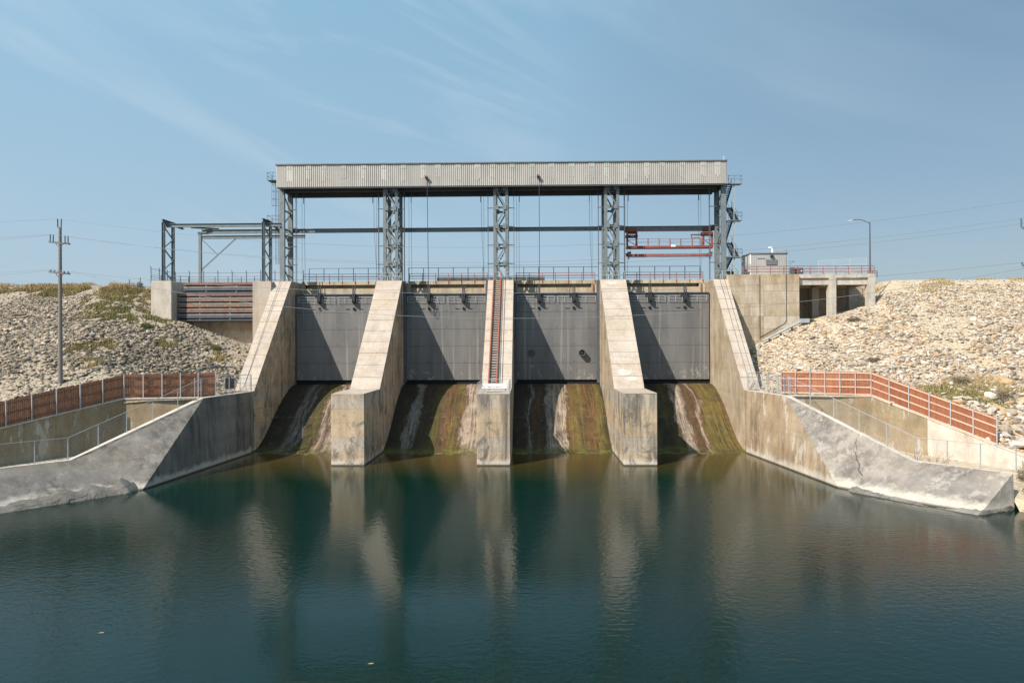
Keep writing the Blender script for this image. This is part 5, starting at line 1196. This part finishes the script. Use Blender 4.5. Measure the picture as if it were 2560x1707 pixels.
for u, v, r, g in ((2400, 985, 2.6, 0.7), (2450, 992, 2.2, 0.75), (2500, 985, 2.4, 0.4), (2350, 985, 2.0, 0.4), (2440, 965, 2.6, 0.15), (2500, 1020, 1.6, 0.7), (2130, 752, 1.2, 0.6)):
    p = hit(u, v)
    for _ in range(int(1600 * r)):
        a, q = rng.uniform(0, 6.28), r * math.sqrt(rng.random()); x, y = p.x + q * math.cos(a) * 1.3, p.y + q * math.sin(a) * 0.7
        if x < inner(y, 1) + 0.4: continue
        pts.append((x, y, hgt(x, y) - 0.02)); cols.append((TAN if rng.random() > g else (GRN if rng.random() < 0.7 else OLV)) * rng.uniform(0.8, 1.4))
for _ in range(5000):
    x, y = rng.uniform(36.6, 48), rng.uniform(47.8, 57); z = 0.95 - max(0, 52 - y) * 0.28 + 0.02
    if z < -0.05 or x < RD[0] + 0.3 + max(0, y - 51) * 0.5: continue
    pts.append((x, y, z)); cols.append((GRN if rng.random() < 0.7 else TAN) * rng.uniform(0.8, 1.5))
grass('grass', 'sparse dry grass on the right embankment and behind the red fence', pts, cols, 0.12, 0.45, (60, 90, 18))
def shrub(p, r, h, n, cols, label, grp=None, wid=0.06):
    t = thing('shrub', label, 'shrub', p, grp); P = Vector(p)
    V = []; Cc = []
    for _ in range(n):
        a, b, q = rng.uniform(0, 6.28), rng.random(), rng.random() ** 0.4
        lump = 0.75 + 0.35 * mnoise.noise((math.cos(a) * 1.6 + P.x, math.sin(a) * 1.6, b * 2.5))
        c = np.array((P.x + r * q * lump * math.cos(a) * math.sqrt(1 - b * b * 0.9), P.y + r * q * lump * math.sin(a) * math.sqrt(1 - b * b * 0.9), P.z + h * b * q * lump + 0.05))
        d1 = rng.normal(size=3); d1 /= np.linalg.norm(d1); d2 = rng.normal(size=3); d2 /= np.linalg.norm(d2)
        V += [c, c + d1 * wid * 2, c + d2 * wid]; Cc.append(cols[rng.integers(len(cols))] * rng.uniform(0.6, 1.4))
    o = raw_mesh('foliage', np.array(V), np.arange(len(V)).reshape(-1, 3), np.repeat(np.array(Cc), 3, 0), LEAFM, tuple(P)); o.parent = t; o.location = (0, 0, 0); o['kind'] = 'stuff'
    m = MB()
    for i in range(7):
        a = rng.uniform(0, 6.28); m.tube(P + Vector((0, 0, -0.1)), P + Vector((r * 0.6 * math.cos(a), r * 0.6 * math.sin(a), h * rng.uniform(0.5, 0.9))), 0.02, 4, 0.006)
    m.build('stems', WOODP, t)
G2 = [GRN, GRN * 0.8, OLV]; GY = [np.array((0.16, 0.13, 0.10)), np.array((0.11, 0.09, 0.075)), np.array((0.22, 0.19, 0.14))]
def sh(u, v, r, h, n, c, label, grp=None):
    p = hit(u, v); shrub((p.x, p.y, hgt(p.x, p.y)), r, h, n, c, label, grp)
sh(365, 822, 0.95, 0.9, 1500, G2, 'round green shrub on the left slope below the storage pillar')
sh(540, 876, 1.0, 0.8, 1600, G2, 'low green shrub on the left slope near the left buttress')
sh(520, 862, 0.7, 0.5, 700, [OLV, TAN], 'small olive shrub beside the low green one by the left buttress')
sh(350, 718, 0.6, 0.9, 700, G2, 'dark green shrub at the top of the left slope by the pillar')
sh(2029, 806, 0.45, 0.5, 500, G2, 'tiny green plant below the approach bridge columns')
sh(2135, 803, 1.2, 0.6, 1300, GY, 'dead grey brush on the right slope below the approach bridge')
sh(2185, 905, 1.3, 0.6, 1300, GY, 'dead grey brush low on the right slope above the red fence')
sh(2505, 1000, 1.5, 1.2, 2200, GY + [OLV], 'grey green bush among the rocks behind the red fence')
sh(2400, 958, 1.3, 0.8, 1500, GY, 'dry brown brush behind the red fence')
shrub((40.6, 56.0, 1.3), 1.3, 1.9, 2400, G2 + GY, 'dark green bush at the blunt end of the right wing wall')
shrub((42.0, 53.5, 0.6), 1.2, 1.4, 1800, G2, 'leafy green shore bush beyond the right wing wall')
# bare bush in the right niche
t = thing('bare_bush', 'bare twiggy bush in the niche behind the right wing wall', 'shrub', (34.5, 59.8, 1.6)); m = MB(); r_ = random.Random(3)
for i in range(34):
    a = r_.uniform(0, 6.28); p = Vector((34.5 + r_.uniform(-1.4, 1.4), 59.8 + r_.uniform(-.4, .4), 1.6)); d = Vector((math.cos(a) * 0.6, math.sin(a) * 0.3, 1)).normalized()
    for k in range(4):
        q = p + d * r_.uniform(0.35, 0.55); m.tube(p, q, 0.016 - 0.003 * k, 4, 0.012 - 0.003 * k)
        if k: m.tube(p, p + (d + Vector((r_.uniform(-.9, .9), r_.uniform(-.5, .5), 0.1))).normalized() * 0.45, 0.008, 3, 0.004)
        p = q; d = (d + Vector((r_.uniform(-.4, .4), r_.uniform(-.3, .3), 0.0))).normalized()
m.build('twigs', paint('twig_bark', (0.17, 0.13, 0.10)), t)
# floating leaves
LEAF = paint('yellow_leaf', (0.42, 0.27, 0.10))
for u, v, lab in ((252, 1581, 'small orange leaf floating on the calm water by the left bank'), (926, 1658, 'small yellow leaf floating alone on open water')):
    p = atZ(u, v, 0.012); m = MB(); m.add([(p.x - .12, p.y, .012), (p.x - .03, p.y - .06, .02), (p.x + .1, p.y - .02, .012), (p.x + .13, p.y + .03, .03), (p.x, p.y + .06, .016)], [(0, 1, 2, 3, 4)])
    tag(m.build('floating_leaf', LEAF), lab, 'leaf')

# thin lines of foam and drifted scum at the foot of each spillway face
FOAM = paint('foam_scum', (0.50, 0.47, 0.36), 0.8, 0.3)
for k, (x0, x1) in enumerate(BAYS):
    m = MB(); r_ = random.Random(40 + k)
    for i in range(70):
        x = x0 + 0.4 + (x1 - x0 - 0.8) * r_.random(); y = 78.75 - abs(r_.gauss(0, 0.35)) + 0.25 * mnoise.noise((x * 0.5, k, 0))
        if mnoise.noise((x * 0.45, k * 5, 2)) < -0.05: continue
        a, b = r_.uniform(0.05, 0.35), r_.uniform(0.02, 0.06); n_ = 7
        m.add([(x + a * math.cos(6.283 * q / n_) * r_.uniform(.6, 1), y + b * math.sin(6.283 * q / n_) * r_.uniform(.6, 1), 0.012) for q in range(n_)], [tuple(range(n_))])
    tag(m.build('foam', FOAM, loc=((x0 + x1) / 2, 78.6, 0)), 'thin pale foam line at the foot of the spillway face ' + BW[k].replace('with the', 'below the').replace('below the red', 'below the red'), 'foam', kind='stuff')
